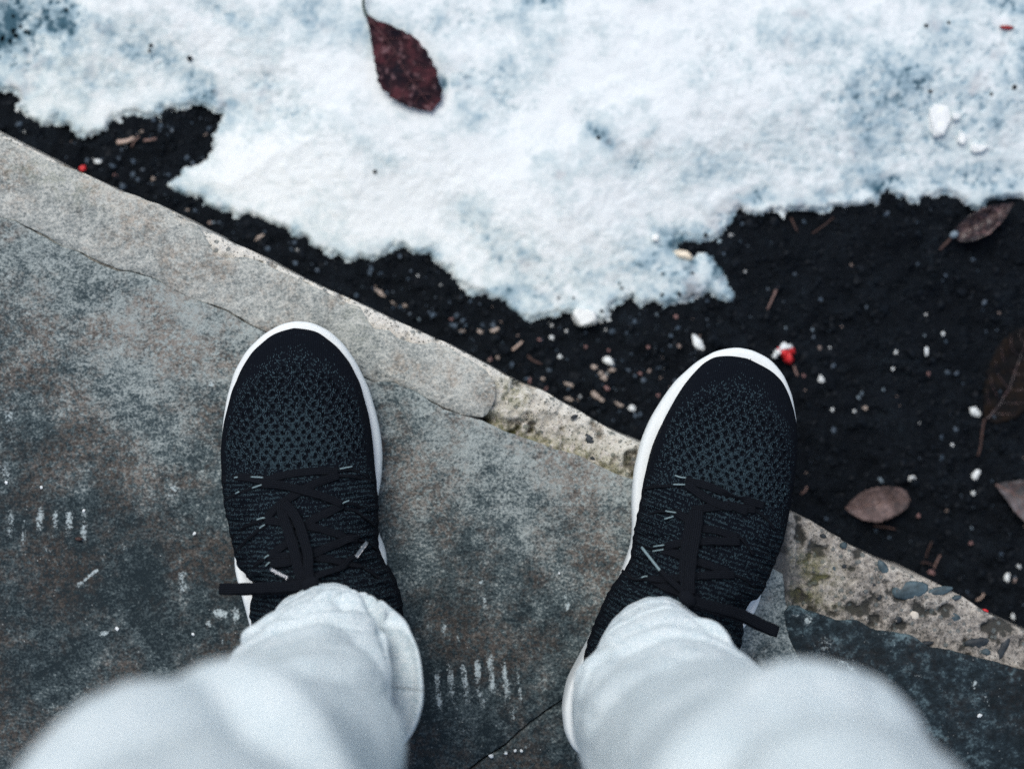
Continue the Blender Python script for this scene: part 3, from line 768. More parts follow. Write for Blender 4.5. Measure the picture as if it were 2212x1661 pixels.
GZ = ZG + .003
G_SOIL = 'pale chips scattered on the dark soil'
TINY = {'w': 'tiny white chip lying loose on the dark soil', 'b': 'small beige scrap lying loose on the dark soil', 'p': 'small pinkish chip lying loose on the dark soil', 'g': 'tiny blue grey chip lying loose on the dark soil'}
GRP = {'w': 'tiny white chips on the dark soil', 'b': 'small beige scraps on the dark soil', 'p': 'small pinkish chips on the dark soil', 'g': 'tiny blue grey chips on the dark soil'}
MI = {'w': 0, 'b': 1, 'p': 2, 'g': 3}
chips = [(1698, 708, 5, 5, 0, 'g', 0), (1757, 712, 5, 5, 0, 'g', 0), (1793, 754, 5, 6, 0, 'w', 0), (1936, 761, 4, 6, 20, 'w', 0), (2002, 761, 4, 10, -10, 'w', 'narrow upright white chip on the dark soil at the right'),
         (2036, 721, 4, 6, 0, 'w', 0), (1997, 725, 3, 5, 0, 'g', 0), (1773, 818, 6, 8, 0, 'w', 'oval white chip right of the right shoe toe'), (1929, 796, 4, 5, 0, 'w', 0), (2009, 807, 4, 5, 0, 'p', 0), (1737, 812, 4, 6, -20, 'p', 0),
         (1864, 849, 4, 5, 0, 'g', 0), (1857, 859, 5, 5, 0, 'g', 0), (1799, 885, 4, 5, 0, 'w', 0), (1847, 889, 4, 5, 0, 'w', 0), (1869, 882, 6, 7, 0, 'b', 0), (1909, 841, 4, 5, 0, 'g', 0),
         (2108, 890, 8, 15, -35, 'w', 'largest drop shaped white chip on the dark soil at the right'), (2060, 961, 4, 5, 0, 'w', 0), (2112, 1025, 6, 12, 20, 'w', 'slanting white chip right of the dull brown leaf'), (2103, 1066, 5, 7, 0, 'w', 0), (1970, 1034, 8, 6, -15, 'w', 'squarish pale chip just above the dull brown leaf'),
         (1904, 1038, 5, 8, -30, 'g', 0), (2102, 1139, 4, 6, 0, 'g', 0), (1984, 1114, 4, 5, 0, 'p', 0), (2099, 1174, 4, 5, 0, 'p', 0), (2175, 1247, 7, 11, 20, 'w', 'white chip near the right end of the step edge'), (2203, 1224, 5, 5, 0, 'w', 0), (2187, 1332, 5, 8, -15, 'w', 0),
         (2014, 1237, 8, 7, 0, 'p', 0), (1193, 729, 6, 6, 0, 'w', 0), (1165, 734, 5, 4, 0, 'p', 0), (1508, 742, 12, 19, -15, 'w', 'triangular white chip above the right shoe toe'), (1209, 770, 6, 6, 0, 'w', 0),
         (1313, 779, 11, 8, 25, 'w', 'rounded white chip between the snow and the mossy concrete'), (1283, 794, 8, 6, 0, 'b', 0), (1320, 799, 10, 6, 0, 'b', 0), (1303, 816, 9, 7, 30, 'b', 0), (1298, 805, 7, 5, 0, 'b', 0), (1310, 838, 5, 8, -40, 'p', 0),
         (1285, 852, 6, 14, -50, 'b', 'curved beige scrap below the cluster of crumbs'), (1299, 863, 7, 5, 0, 'b', 0), (1233, 862, 16, 4, 15, 'b', 'long beige scrap lying against the step edge'), (1227, 830, 14, 4, 18, 'b', 0), (1173, 818, 5, 4, 0, 'b', 0), (1144, 822, 3, 8, 0, 'p', 0),
         (1178, 838, 5, 5, 0, 'p', 0), (1075, 772, 5, 4, 0, 'b', 0), (1060, 775, 4, 5, 0, 'p', 0), (1364, 883, 7, 7, 0, 'w', 'round white chip beside the right shoe by the step edge'), (1337, 873, 13, 4, 20, 'b', 0), (1422, 854, 5, 4, 0, 'p', 0), (1400, 750, 4, 4, 0, 'p', 0),
         (1315, 756, 4, 4, 0, 'p', 0), (1266, 749, 4, 4, 0, 'p', 0), (1420, 679, 4, 4, 0, 'g', 0), (1461, 684, 6, 5, 30, 'p', 0), (1419, 704, 4, 4, 0, 'g', 0), (1382, 807, 5, 4, 0, 'p', 0), (211, 350, 7, 6, 0, 'w', 'pale round chip between the step edge and the snow at the left'),
         (331, 389, 6, 8, -20, 'b', 0), (54, 285, 4, 4, 0, 'w', 0), (250, 381, 8, 5, 30, 'p', 0), (405, 453, 6, 4, 0, 'b', 0), (560, 512, 13, 4, -20, 'b', 'narrow beige scrap in the gap between snow and step'), (461, 481, 8, 3, -15, 'g', 0), (307, 285, 6, 3, -30, 'b', 0),
         (820, 632, 14, 5, 30, 'b', 'beige scrap of bark right of the pale step edge'), (850, 655, 10, 4, 35, 'b', 0), (875, 660, 8, 4, 20, 'b', 0), (1000, 715, 8, 4, 0, 'b', 0), (1068, 712, 12, 5, -20, 'b', 0), (1036, 716, 9, 4, 15, 'b', 0), (975, 690, 5, 4, 0, 'p', 0), (905, 690, 5, 4, 0, 'g', 0),
         (1562, 1056, 0, 0, 0, 'w', 0)]
crowd = []
def soil_place(u, v):
    if u < 480: return 'on the upper left soil'
    if u < 700: return 'in the narrow snow gap'
    if u < 1120: return 'beside the pale slate strip'
    if u < 1260: return 'below the lowest snow edge'
    if u < 1480 and v < 720: return 'just under the snow edge'
    if u < 1480: return 'left of the right shoe'
    if u < 1830: return 'by the right shoe toe'
    if v < 830: return 'on the upper right soil'
    if v < 1000: return 'above the dull brown leaf'
    return 'near the dull brown leaf'
def name_crowd(items):
    """tell look-alikes apart by their place among their neighbours"""
    byk = {}
    for ob, what, where, u in items: byk.setdefault((what, where), []).append((u, ob))
    for (what, where), L in byk.items():
        L.sort(key=lambda q: q[0]); n_ = len(L)
        for i_, (u_, ob) in enumerate(L):
            if n_ == 1: lb = what + ' ' + where
            elif n_ == 2: lb = ('left' if i_ == 0 else 'right') + ' one of two ' + what + 's ' + where
            elif i_ == 0: lb = 'leftmost ' + what + ' ' + where
            elif i_ == n_ - 1: lb = 'rightmost ' + what + ' ' + where
            elif n_ == 3: lb = 'middle one of three ' + what + 's ' + where
            elif i_ == 1: lb = 'second ' + what + ' from the left ' + where
            elif i_ == n_ - 2: lb = 'second ' + what + ' from the right ' + where
            else: lb = 'inner ' + what + ' ' + where
            ob['label'] = lb
for i, (u, v, a, b, rot, t, lab) in enumerate(chips):
    if a == 0: continue
    kk = (HC - GZ) / HC / PXM
    p = at(u, v, GZ)
    up = float(np.interp(p.x, FRW[:, 0], FRW[:, 1]))
    if p.y < up + .003: p.y = up + .004
    p.z = float(ground_h(np.array([p.x]), np.array([p.y]))[0]) + min(a, b) * kk * .5 + .0006
    sz = 1.0 if lab else .8
    ob = lump({'w': 'stone_chip', 'g': 'stone_chip', 'b': 'bark_scrap', 'p': 'stone_chip'}[t], p, a * kk * sz, b * kk * sz, max(.0012, min(a, b) * kk * .7), -rot + rng.uniform(-12, 12), M_PEB[MI[t]], None, 3, .75, True, 200 + i)
    tag(ob, lab or TINY[t], 'chip' if t != 'b' else 'scrap', G_SOIL)
    if not lab: crowd.append((ob, {'w': 'tiny white chip', 'b': 'small beige scrap', 'p': 'small pinkish chip', 'g': 'tiny blue grey chip'}[t], soil_place(u, v), u))

# ice
for i, (u, v, a, b, rot, m, lab, onsnow) in enumerate([(2032, 253, 24, 31, 14, M_ICE, 'large smooth white ice slab on the snow at the right', 1), (2066, 251, 9, 8, 0, M_ICE, 'small round ice lump just right of the large ice slab', 1), (2080, 299, 9, 17, 8, M_ICE, 'narrow pointed ice sliver below the large ice slab', 1),
                                                       (2117, 317, 17, 10, 8, M_ICE, 'double lobed ice lump lowest and rightmost of the ice pieces on the snow', 1), (1262, 687, 22, 19, 30, M_ICE, 'white ice chunk at the lowest edge of the snow', 0), (1478, 549, 18, 10, 12, M_ICEY, 'yellowish ice lump at the notch in the snow edge', 0),
                                                       (1417, 511, 8, 7, 0, M_ICE, 'small white ice grain left of the notch in the snow edge', 1)]):
    a *= 1.35; b *= 1.35
    p = at(u, v, ZG + .02)
    p.z = snow_z(p.x, p.y) + (.001 if onsnow else .003)
    kk = (HC - p.z) / HC / PXM
    ob = lump('ice_chunk', p, a * kk, b * kk, .005 if onsnow else .007, -rot, m, None, 3, .18, True, 60 + i)
    tag(ob, lab, 'ice', 'pieces of ice on the snow')

# tubes (straws, stems, cords)
def catmull(P, n):
    P = [Vector(p) for p in P]
    P = [P[0] * 2 - P[1]] + P + [P[-1] * 2 - P[-2]]
    out = []
    m = len(P) - 3
    for i in range(m):
        for j in range(n):
            t = j / n
            a, b, c, d_ = P[i:i + 4]
            out.append(.5 * ((2 * b) + (c - a) * t + (2 * a - 5 * b + 4 * c - d_) * t * t + (3 * b - a - 3 * c + d_) * t ** 3))
    out.append(P[-2])
    return out
def tube(name, pts, r0, r1, mat, parent=None, sides=8, n=6, flat=1.0):
    pts = catmull(pts, n) if len(pts) > 2 else [Vector(pts[0]).lerp(Vector(pts[1]), i / n) for i in range(n + 1)]
    V_, F_ = [], []
    m = len(pts)
    for i, p in enumerate(pts):
        tn = (pts[min(i + 1, m - 1)] - pts[max(i - 1, 0)]).normalized()
        s_ = tn.cross(Vector((0, 0, 1)));  s_ = s_.normalized() if s_.length > 1e-6 else Vector((1, 0, 0))
        up = s_.cross(tn)
        r = r0 + (r1 - r0) * i / (m - 1)
        for k_ in range(sides):
            a = 2 * math.pi * k_ / sides
            V_.append(p + s_ * math.cos(a) * r + up * math.sin(a) * r * flat)
    for i in range(m - 1):
        for k_ in range(sides):
            F_.append([i * sides + k_, i * sides + (k_ + 1) % sides, (i + 1) * sides + (k_ + 1) % sides, (i + 1) * sides + k_])
    F_.append(list(range(sides))[::-1]); F_.append([(m - 1) * sides + k_ for k_ in range(sides)])
    return mesh_obj(name, [tuple(v) for v in V_], F_, mat, parent)
def soil_pt(u, v, lift):
    p = at(u, v, GZ); p.z = float(ground_h(np.array([p.x]), np.array([p.y]))[0]) + lift
    return p
straws = [((1678, 622), (1657, 669), .0009, M_STRAW, 'longest straight straw standing out below the notch in the snow'), ((1107, 756), (1128, 738), .0011, M_STRAWL, 'short pale straw near the lowest snow edge'),
          ((255, 309), (292, 299), .0018, M_STRAWL, 'broad pale straw blade in the dark soil pocket at the upper left'), ((284, 318), (304, 298), .0007, M_STRAW, 'thin curved straw beside the pale blade in the soil pocket'), ((312, 305), (340, 301), .0010, M_STRAW, 'short brown straw right of the pale blade in the soil pocket'),
          ((1888, 1136), (1935, 1143), .0008, M_STRAWD, 'dark straw just below the dull brown leaf'), ((1731, 1067), (1742, 1050), .0009, M_STRAW, 'short straw between the right shoe and the dull brown leaf'), ((2019, 1228), (2032, 1198), .0008, M_STRAW, 'upright reddish straw above the right part of the step edge'),
          ((2000, 1205), (2012, 1168), .0006, M_STRAWD, 'thin dark straw left of the upright reddish straw'), ((2107, 1296), (2122, 1280), .0008, M_STRAWL, 'pale short straw touching the right part of the step edge'), ((1140, 768), (1170, 786), .0009, M_STRAWD, 'dark straw slanting towards the step edge'),
          ((1710, 470), (1722, 500), .0008, M_STRAWD, 'faint dark straw under the snow edge at the right'), ((1716, 790), (1722, 812), .0010, M_STRAW, 'short reddish straw right of the right shoe toe'), ((1990, 1215), (2016, 1220), .0006, M_STRAWD, 'thin reddish twig lying level above the right part of the step edge'), ((1755, 505), (1800, 470), .0006, M_STRAWD, 'thin dark twig slanting up to the snow edge')]
for a, b, r, m, lab in straws:
    p, q = soil_pt(*a, .003), soil_pt(*b, .005)
    mid = (p + q) / 2 + Vector((rng.uniform(-.001, .001), rng.uniform(-.001, .001), .001))
    tag(tube('straw', [p, mid, q], r, r * .7, m, None, 6, 5, .5), lab, 'straw', 'straws on the dark soil')

# leaves
def leaf(name, left, right, stem_pts, mat, z, bend, label, stem_mat=None, rib_mat=None, curl=0.0, seed=0, stem_r=.0012):
    """left/right: outline from base to tip in photo units, met at a midrib; z = height it lies at; bend lifts sides"""
    kk = (HC - z) / HC / PXM
    nL = 40; nW = 15
    def res(pts):
        p = np.array([tuple(at(u, v, z))[:2] for u, v in pts]); s = np.r_[0, np.cumsum(np.hypot(*np.diff(p, axis=0).T))]
        t = np.linspace(0, s[-1], nL)
        return np.stack([np.interp(t, s, p[:, 0]), np.interp(t, s, p[:, 1])], 1)
    Lp, Rp = res(left), res(right)
    rsl = np.random.RandomState(seed)
    root = empty(name, (float(Lp[0, 0]), float(Lp[0, 1]), z))
    V_, W_ = [], []
    for i in range(nL):
        t = i / (nL - 1)
        for j in range(nW):
            s = j / (nW - 1)
            p = Lp[i] * (1 - s) + Rp[i] * s
            e = (abs(s - .5) * 2)
            if 0 < i < nL - 1 and j in (0, nW - 1):
                c_ = (Lp[i] + Rp[i]) / 2; p = p + (p - c_) * (.035 * math.sin(i * 2.1 + seed) + .02 * rsl.randn())
            veins = .0011 * math.sin(t * 34 + e * 6)
            zz = z + .001 + bend * e ** 1.6 * math.sin(math.pi * min(1, t * 1.05)) + curl * math.sin(math.pi * t * .5) ** 2 + veins * (1 - e) + .0022 * (float(fbm(np.array([p[0]]), np.array([p[1]]), 70, 3, 141)[0]) - .5)
            V_.append((p[0], p[1], zz))
    nv = len(V_)
    V_ = V_ + [(a, b, c - .0005) for a, b, c in V_]
    g = grid_faces(nW, nL).tolist()
    F_ = g + [[q + nv for q in f[::-1]] for f in g]
    ring = list(range(nW)) + [i * nW + nW - 1 for i in range(1, nL)] + [(nL - 1) * nW + j for j in range(nW - 2, -1, -1)] + [i * nW for i in range(nL - 2, 0, -1)]
    for a, b in zip(ring, ring[1:] + ring[:1]):
        F_.append([b, a, a + nv, b + nv])
    mesh_obj('blade', V_, F_, mat, root)
    mid = [Vector(V_[i * nW + nW // 2]) + Vector((0, 0, .0004)) for i in range(0, nL, 3)]
    tube('midrib', mid, .0008, .0003, rib_mat or mat, root, 6, 2)
    for i in range(5, nL - 6, 5):
        for sd_ in (0, nW - 1):
            q = [V_[i * nW + nW // 2], V_[(i + 2) * nW + (nW // 2 + sd_) // 2], V_[min(nL - 2, i + 5) * nW + (1 if sd_ == 0 else nW - 2)]]
            tube('vein', [Vector(p_) + Vector((0, 0, .0002)) for p_ in q], .0004, .0002, rib_mat or mat, root, 5, 3)
    if stem_pts:
        tube('stem', [at(u, v, z + dz) for u, v, dz in stem_pts], stem_r, stem_r * .8, stem_mat or mat, root, 8, 5)
    tag(root, label, 'leaf', 'fallen leaves')
    return root
leaf('fallen_leaf', [(790, 33), (797, 60), (803, 95), (810, 135), (815, 168), (822, 192), (845, 212), (875, 230), (905, 239), (933, 243)],
     [(792, 30), (815, 46), (840, 54), (868, 68), (888, 78), (912, 98), (930, 125), (945, 160), (955, 195), (954, 218), (940, 232), (934, 243)],
     [(792, 36, .002), (787, 22, .003), (785, 5, .005), (789, -25, .008), (800, -50, .008)], M_LEAF_RED, ZG + .026, .005, 'large dark red leaf lying on the white snow', M_STEM, M_VEIN, .002, 3)
leaf('fallen_leaf', [(1826, 1098), (1838, 1080), (1858, 1062), (1885, 1052), (1915, 1049), (1940, 1053), (1956, 1062), (1963, 1078)],
     [(1826, 1099), (1840, 1110), (1862, 1122), (1890, 1126), (1915, 1118), (1940, 1106), (1958, 1094), (1963, 1080)],
     None, M_LEAF_TAN, ZG + .006, .007, 'dull brown leaf lying on the dark soil right of the right shoe', None, M_VEINB, .004, 5)
leaf('fallen_leaf', [(2150, 1046), (2175, 1040), (2205, 1036), (2240, 1030), (2275, 1040), (2300, 1070)],
     [(2150, 1048), (2165, 1068), (2185, 1100), (2206, 1124), (2245, 1125), (2285, 1100), (2300, 1072)],
     None, M_LEAF_GREY, ZG + .006, .006, 'grey brown leaf cut off by the right edge of the picture', None, M_VEINB, .004, 8)
leaf('fallen_leaf', [(2055, 512), (2062, 495), (2085, 470), (2115, 452), (2150, 445), (2185, 440)],
     [(2056, 514), (2075, 524), (2100, 522), (2130, 508), (2160, 480), (2186, 442)],
     [(2056, 513, .002), (2045, 525, .002), (2030, 540, .001)], M_LEAF_WET, ZG + .008, .008, 'glossy wet brown leaf under the snow edge at the right', M_STRAWD, M_LEAF_TAN, .004, 11)
leaf('fallen_leaf', [(2126, 905), (2122, 850), (2130, 800), (2150, 750), (2185, 715), (2230, 700)],
     [(2128, 906), (2150, 915), (2190, 905), (2230, 870), (2250, 800), (2232, 702)],
     [(2127, 905, .001), (2122, 930, .001), (2118, 965, .001), (2112, 985, .001)], M_LEAF_DK, ZG + .002, .003, 'blackish brown leaf half lost in the dark soil at the right edge', M_STRAWD, M_LEAF_WET, .003, 13, .0009)

# shiny drop on the wet leaf, red scraps
ob = lump('water_drop', at(2061, 507, ZG + .014), .0034, .0026, .002, 30, M_PEB[3], None, 3, .1, False, 90); tag(ob, 'pale bright drop on the tip of the glossy wet leaf', 'drop')
root = empty('crumpled_wrapper', at(1695, 764, ZG + .008))
for i, (u, v, a, b, m, nm) in enumerate([(1692, 760, 15, 14, M_RED, 'foil'), (1702, 774, 10, 12, M_RED, 'foil'), (1708, 758, 9, 10, M_RED, 'foil'), (1691, 750, 10, 8, M_PEB[0], 'paper'), (1705, 752, 10, 7, M_PEB[0], 'paper'), (1673, 770, 5, 6, M_PEB[0], 'paper'), (1680, 762, 6, 9, M_PEB[0], 'paper')]):
    kk = (HC - GZ) / HC / PXM
    ob = lump(nm, at(u, v, ZG + .009 + .0008 * i), a * kk, b * kk, .0055, rng.uniform(0, 90), m, None, 3, .4, True, 300 + i)
    ob.parent = root; ob.matrix_parent_inverse = Matrix.Translation(-Vector(root.location))
tag(root, 'crumpled bright red and white scrap beside the right shoe toe', 'wrapper')
for u, v, a, b, rot, zz, lab, m in [(2180, 57, 15, 5, 3, ZG + .03, 'dark red scrap on the snow at the upper right', M_DKRED), (178, 364, 8, 6, -30, ZG + .006, 'small orange red scrap by the step edge at the upper left', M_RED), (2129, 1318, 8, 3, 25, -.004, 'thin red scrap on the right part of the step edge', M_RED),
                                    (171, 1316 - 160 + 160 - 0, 0, 0, 0, 0, '', M_RED), (170, 1164, 8, 4, 0, .002, 'tiny rust red scrap on the slate left of the left shoe', M_STRAWD)]:
    if a == 0: continue
    p = at(u, v, zz)
    if zz == ZG + .03: p.z = snow_z(p.x, p.y) + .0015
    kk = (HC - p.z) / HC / PXM
    tag(lump('red_scrap', p, a * kk, b * kk, .0018, -rot, m, None, 2, .3, False, int(u)), lab, 'scrap', 'red scraps')
# loose grit on the slabs and the snow
for i, (u, v, a, zz, m, lab, cat) in enumerate([(475, 1303, 0, 0, 0, '', ''), (420, 1152, 5, .001, 0, '', ''), (145, 1183, 0, 0, 0, '', ''), (253, 1358, 5, .001, 0, '', ''), (417, 1370, 4, .001, 0, '', ''), (1061, 1632, 6, .0, 0, 'small white stone on the slanting joint between the legs', 'pebble'), (1093, 1627, 4, 0, 0, '', ''), (1113, 1621, 4, 0, 0, '', ''), (1126, 1621, 4, 0, 0, '', ''),
                                                (1884, 1478, 6, .001, 0, 'white grain on the nearly black slab', 'pebble'), (2116, 1545, 6, .001, 0, 'lower white grain on the nearly black slab', 'pebble'), (181, 1103, 4, .001, 0, '', ''), (89, 1053, 4, .001, 0, '', ''), (13, 1042, 5, .001, 0, '', ''), (1208, 1238, 3, .001, 0, '', '')]):
    if a == 0: continue
    ob = lump('grain', at(u, v, zz), a / PXM, a * .8 / PXM, a * .6 / PXM, i * 37, M_PEB[m], None, 2, .3, True, 400 + i)
    tag(ob, lab or 'tiny white grain', cat or 'pebble', 'tiny white grains on the slate')
    if not lab: crowd.append((ob, 'tiny white grain', 'on the slanting joint between the legs' if v > 1600 else ('on the slate left of the left shoe' if u < 480 else 'on the slate between the shoes'), u))
for i, (u, v, a) in enumerate([(809, 370, 5), (322, 95, 5), (319, 106, 4), (405, 122, 7), (2011, 197, 5), (2192, 188, 6), (2143, 203, 4), (1540, 57, 0), (2000, 57, 5), (2048, 51, 4), (1470, 668, 0), (1293, 298, 5), (1433, 635, 5), (1471, 633, 6), (1500, 633, 4), (1302, 671, 5), (1434, 589, 4), (1500, 588, 4), (1240, 642, 3), (1207, 643, 4), (1340, 610, 3), (1345, 620, 4), (1368, 632, 3), (1490, 508, 4), (1529, 505, 6)]):
    if a == 0: continue
    p = at(u, v, ZG + .022); p.z = snow_z(p.x, p.y) + .0004
    kk = (HC - p.z) / HC / PXM
    ob = tag(lump('dirt_grain', p, a * kk, a * .9 * kk, a * .5 * kk, i * 50, M_CRUMB[0], None, 2, .35, True, 500 + i), 'small dark grain', 'dirt grain', 'dark grains on the snow')
    crowd.append((ob, 'small dark grain', 'on the snow left of the dark red leaf' if u < 700 else 'on the snow below the dark red leaf' if u < 1100 else 'on the snow at the upper right' if u > 1900 else 'in the middle of the snow' if v < 400 else 'on the snow by the yellowish ice lump' if v < 600 else 'on the lowest tongue of snow', u))
name_crowd(crowd)

# ------------------------------------------------------------------ the person
person = empty('person', (0, -.19, 0))
tag(person, 'person in pale grey sweatpants and black knit shoes standing on the step, seen from above', 'person')
PINV = Matrix.Translation(-Vector(person.location))
def under(o, par):
    o.parent = par
    o.matrix_parent_inverse = Matrix.Translation(-(Vector(par.location) if par.parent is None else Vector(par.location) + Vector(par.parent.location)))
    return o

# ---- shoes
SOLE_L = [(0, 4, 4), (1, -5, 12), (3, -10, 17.5), (8, -18.6, 27), (18, -28, 39), (32, -36, 48.5), (50, -43, 55), (68, -47, 59), (82, -49, 60), (96, -49.3, 60), (115, -47, 58.5), (130, -42, 56), (145, -41, 55), (155, -46, 56), (166, -48.5, 56.3), (185, -46, 50.5), (213, -44, 45), (240, -43, 40), (265, -38, 33), (282, -29, 23), (291, -18, 12), (295, -4, -2)]
UP_L = [(5, 4, 4), (6, -5, 12), (9, -12.5, 20), (19, -24, 33), (30, -32, 41), (45, -38.5, 48.5), (67, -43, 55.5), (86, -45, 58.5), (104, -45.4, 58.7), (125, -46.3, 57.5), (142, -45.3, 54.6), (155, -44.5, 52), (163, -46.5, 51), (168, -49, 45.5), (173, -53, 40), (185, -57, 42), (194, -59, 44), (208, -59, 42), (225, -54, 36), (250, -38, 28), (272, -27, 17), (284, -16, 7), (289, -4, -3)]
SOLE_R = [(-2, 12, 12), (-1, 3, 23), (2, -4, 30), (7, -12, 38), (18, -21.4, 48), (35, -30.5, 58), (49, -34.6, 59.5), (65, -38, 62), (81, -39, 64.5), (102, -36.8, 67), (122, -31.5, 68), (139, -24.8, 70), (150, -21.4, 74), (157, -21.3, 75), (168, -21.4, 73), (185, -22, 66), (205, -25, 58), (225, -27.5, 53), (255, -32, 44), (272, -29.3, 36), (285, -23, 27), (294, -14, 17), (299, 2, 3)]
UP_R = [(5, 9, 9), (6, 0, 24), (11, -12, 36), (18, -18, 43.4), (28, -22.5, 51), (38, -26, 56.5), (48, -28, 60.5), (64, -30.6, 65), (75, -31.3, 67.5), (90, -31, 70), (105, -29.6, 72), (118, -27.3, 73), (131, -26, 72), (145, -23.8, 71), (152, -22.2, 70.5), (157, -21, 66), (162, -20.7, 62.5), (168, -22, 62.5), (178, -26, 67), (190, -28, 68.5), (202, -29, 66), (220, -30, 57), (240, -27, 45), (262, -20, 34), (280, -8, 20), (289, 6, 7)]
TOPH = [(0, 38), (5, 40), (9, 44), (15, 48), (25, 53), (45, 60), (70, 66), (95, 72), (120, 80), (145, 90), (165, 99), (185, 109), (205, 118), (230, 120), (260, 105), (280, 75), (295, 50)]
def tab(T, s):
    T = np.array(T, float); return [np.interp(s, T[:, 0], T[:, i]) for i in range(1, T.shape[1])]
def smooth_tab(T, s):
    # interpolate in sqrt spacing near both ends so the outline closes round
    a, b = tab(T, s)
    return a, b
SHOES = {}
def shoe(toe, yaw, mir, SOLE, UP, label, seed):
    a = R(yaw)
    ax = np.array([math.sin(a), -math.cos(a)]); lat = np.array([math.cos(a), math.sin(a)]) * mir
    O = np.array(at(toe[0], toe[1], .02))[:2]
    c0 = O + ax * .15
    root = empty('shoe', (float(c0[0]), float(c0[1]), 0))
    root['label'] = label
    under(root, person)
    rloc = Vector((float(c0[0]), float(c0[1]), 0))
    root.matrix_parent_inverse = PINV
    def add(o):
        o.parent = root; o.matrix_parent_inverse = Matrix.Translation(-rloc); return o
    def world(s, w, z):      # mm -> m
        return np.stack([O[0] + (ax[0] * s + lat[0] * w) / 1000, O[1] + (ax[1] * s + lat[1] * w) / 1000, z / 1000], -1)
    # --- sole: closed outline loops stacked in height
    s0, s1 = SOLE[0][0], SOLE[-1][0]
    t = (1 - np.cos(np.linspace(0, math.pi, 260))) / 2
    s = s0 + (s1 - s0) * t
    m_, l_ = tab(SOLE, s)
    ker = np.array([1, 2, 3, 2, 1]) / 9.
    def sm(v):
        vv = v.copy(); vv[2:-2] = np.convolve(v, ker, 'valid'); return vv
    for _ in range(6): m_, l_ = sm(m_), sm(l_)
    ss = np.r_[s, s[-2:0:-1]]; ww = np.r_[m_, l_[-2:0:-1]]
    cs, cw = ss, np.r_[(m_ + l_) / 2, ((m_ + l_) / 2)[-2:0:-1]]
    mid_s = 150.
    n = len(ss)
    heel = smooth(150, 190, ss)
    toe_up = 9 * (1 - smooth(0, 70, ss)) ** 2
    prof = [(0.0, .955), (1.5, .975), (5, .985), (10, .992), (16, 1.0), (21, 1.0), (24.5, .99), (27, .965), (28, .93), (28, .85)]
    V_ = []
    for zh, k in prof:
        ht = zh * (1 + .15 * heel) + 14 * heel * (zh / 28) ** 1.5 * (1 - .0)
        arch = 1.0
        kk = k
        px = mid_s + (ss - mid_s) * (1 - (1 - kk) * .35); pw = cw + (ww - cw) * kk
        V_.append(world(px, pw, ht + toe_up * (1 - zh / 60)))
    V_ = np.concatenate(V_)
    F_ = []
    for r in range(len(prof) - 1):
        for i in range(n):
            j = (i + 1) % n
            q = [r * n + i, r * n + j, (r + 1) * n + j, (r + 1) * n + i]
            F_.append(q if mir < 0 else q[::-1])
    for base in (0, (len(prof) - 1) * n):        # close bottom and top
        for i in range(1, len(s) - 1):
            i2 = i + 1; j = n - i; j2 = n - i - 1
            if i2 == j2: F_.append([base + i, base + i2, base + j]); continue
            if i2 > len(s) - 2: F_.append([base + i, base + i2, base + j]); continue
            F_.append([base + i, base + i2, base + j2, base + j])
        F_.append([base, base + 1, base + n - 1])
    add(mesh_obj('midsole', V_, F_, M_SOLE))
    # --- upper
    s0, s1 = UP[0][0], UP[-1][0]
    NS = 520
    tt = np.linspace(0, 1, NS)
    tt = np.where(tt < .12, .12 * (tt / .12) ** 2 * .5 + .12 * (tt / .12) * .5, tt)
    tt = np.sort(tt)
    s = s0 + (s1 - s0) * tt
    m_, l_ = tab(UP, s); hh = np.interp(s, *np.array(TOPH, float).T)
    for _ in range(10): m_, l_, hh = sm(m_), sm(l_), sm(hh)
    c = (m_ + l_) / 2; w = (l_ - m_) / 2
    zw = np.interp(s, [0, 20, 100, 180, 295], [37, 38, 40, 48, 50])
    zb = np.interp(s, [0, 20, 60, 150, 190, 295], [33, 31, 27, 26, 34, 38])
    NPH = 300; NLOW = 8
    ph = np.linspace(0, math.pi, NPH)
    pr = np.interp(s, [0, 60, 150, 200], [.95, .9, 1.0, 1.05])[:, None]
    cp = np.cos(ph)[None]; sp = np.sin(ph)[None]
    xw = c[:, None] + w[:, None] * np.sign(cp) * np.abs(cp) ** pr
    zq = zw[:, None] + (hh - zw)[:, None] * np.maximum(sp, 0) ** np.interp(s, [0, 60, 150, 220], [.85, .95, 1.05, 1.0])[:, None]
    # skew the crest towards the big-toe side
    S2 = np.repeat(s[:, None], NPH, 1)
    low = np.linspace(0, 1, NLOW + 1)[:-1]
    xr = c[:, None] + w[:, None] * (.93 + .07 * np.sin(low * math.pi / 2))[None]; zr = zb[:, None] + (zw - zb)[:, None] * low[None]
    xl = c[:, None] - w[:, None] * (.93 + .07 * np.sin(low * math.pi / 2))[None][:, ::-1]; zl = zb[:, None] + (zw - zb)[:, None] * low[None][:, ::-1]
    XW = np.concatenate([xr, xw, xl], 1); ZZ = np.concatenate([zr, zq, zl], 1); NT_ = XW.shape[1]
    SS = np.repeat(s[:, None], NT_, 1)
    P3 = world(SS, XW, ZZ)
    # arc length across, measured from the crest, in mm
    seg = np.linalg.norm(np.diff(P3, axis=1), axis=2) * 1000
    arc = np.concatenate([np.zeros((NS, 1)), np.cumsum(seg, 1)], 1)
    arc -= arc[:, [NT_ // 2]]
    ds = np.linalg.norm(np.diff(P3[:, NT_ // 2], axis=0), axis=1) * 1000
    along = np.r_[0, np.cumsum(ds)]
    # normals
    du = np.gradient(P3, axis=1); dsv = np.gradient(P3, axis=0)
    nr = np.cross(du, dsv); nr /= np.maximum(np.linalg.norm(nr, axis=2, keepdims=True), 1e-12)
    if nr[NS // 2, NT_ // 2, 2] < 0: nr = -nr
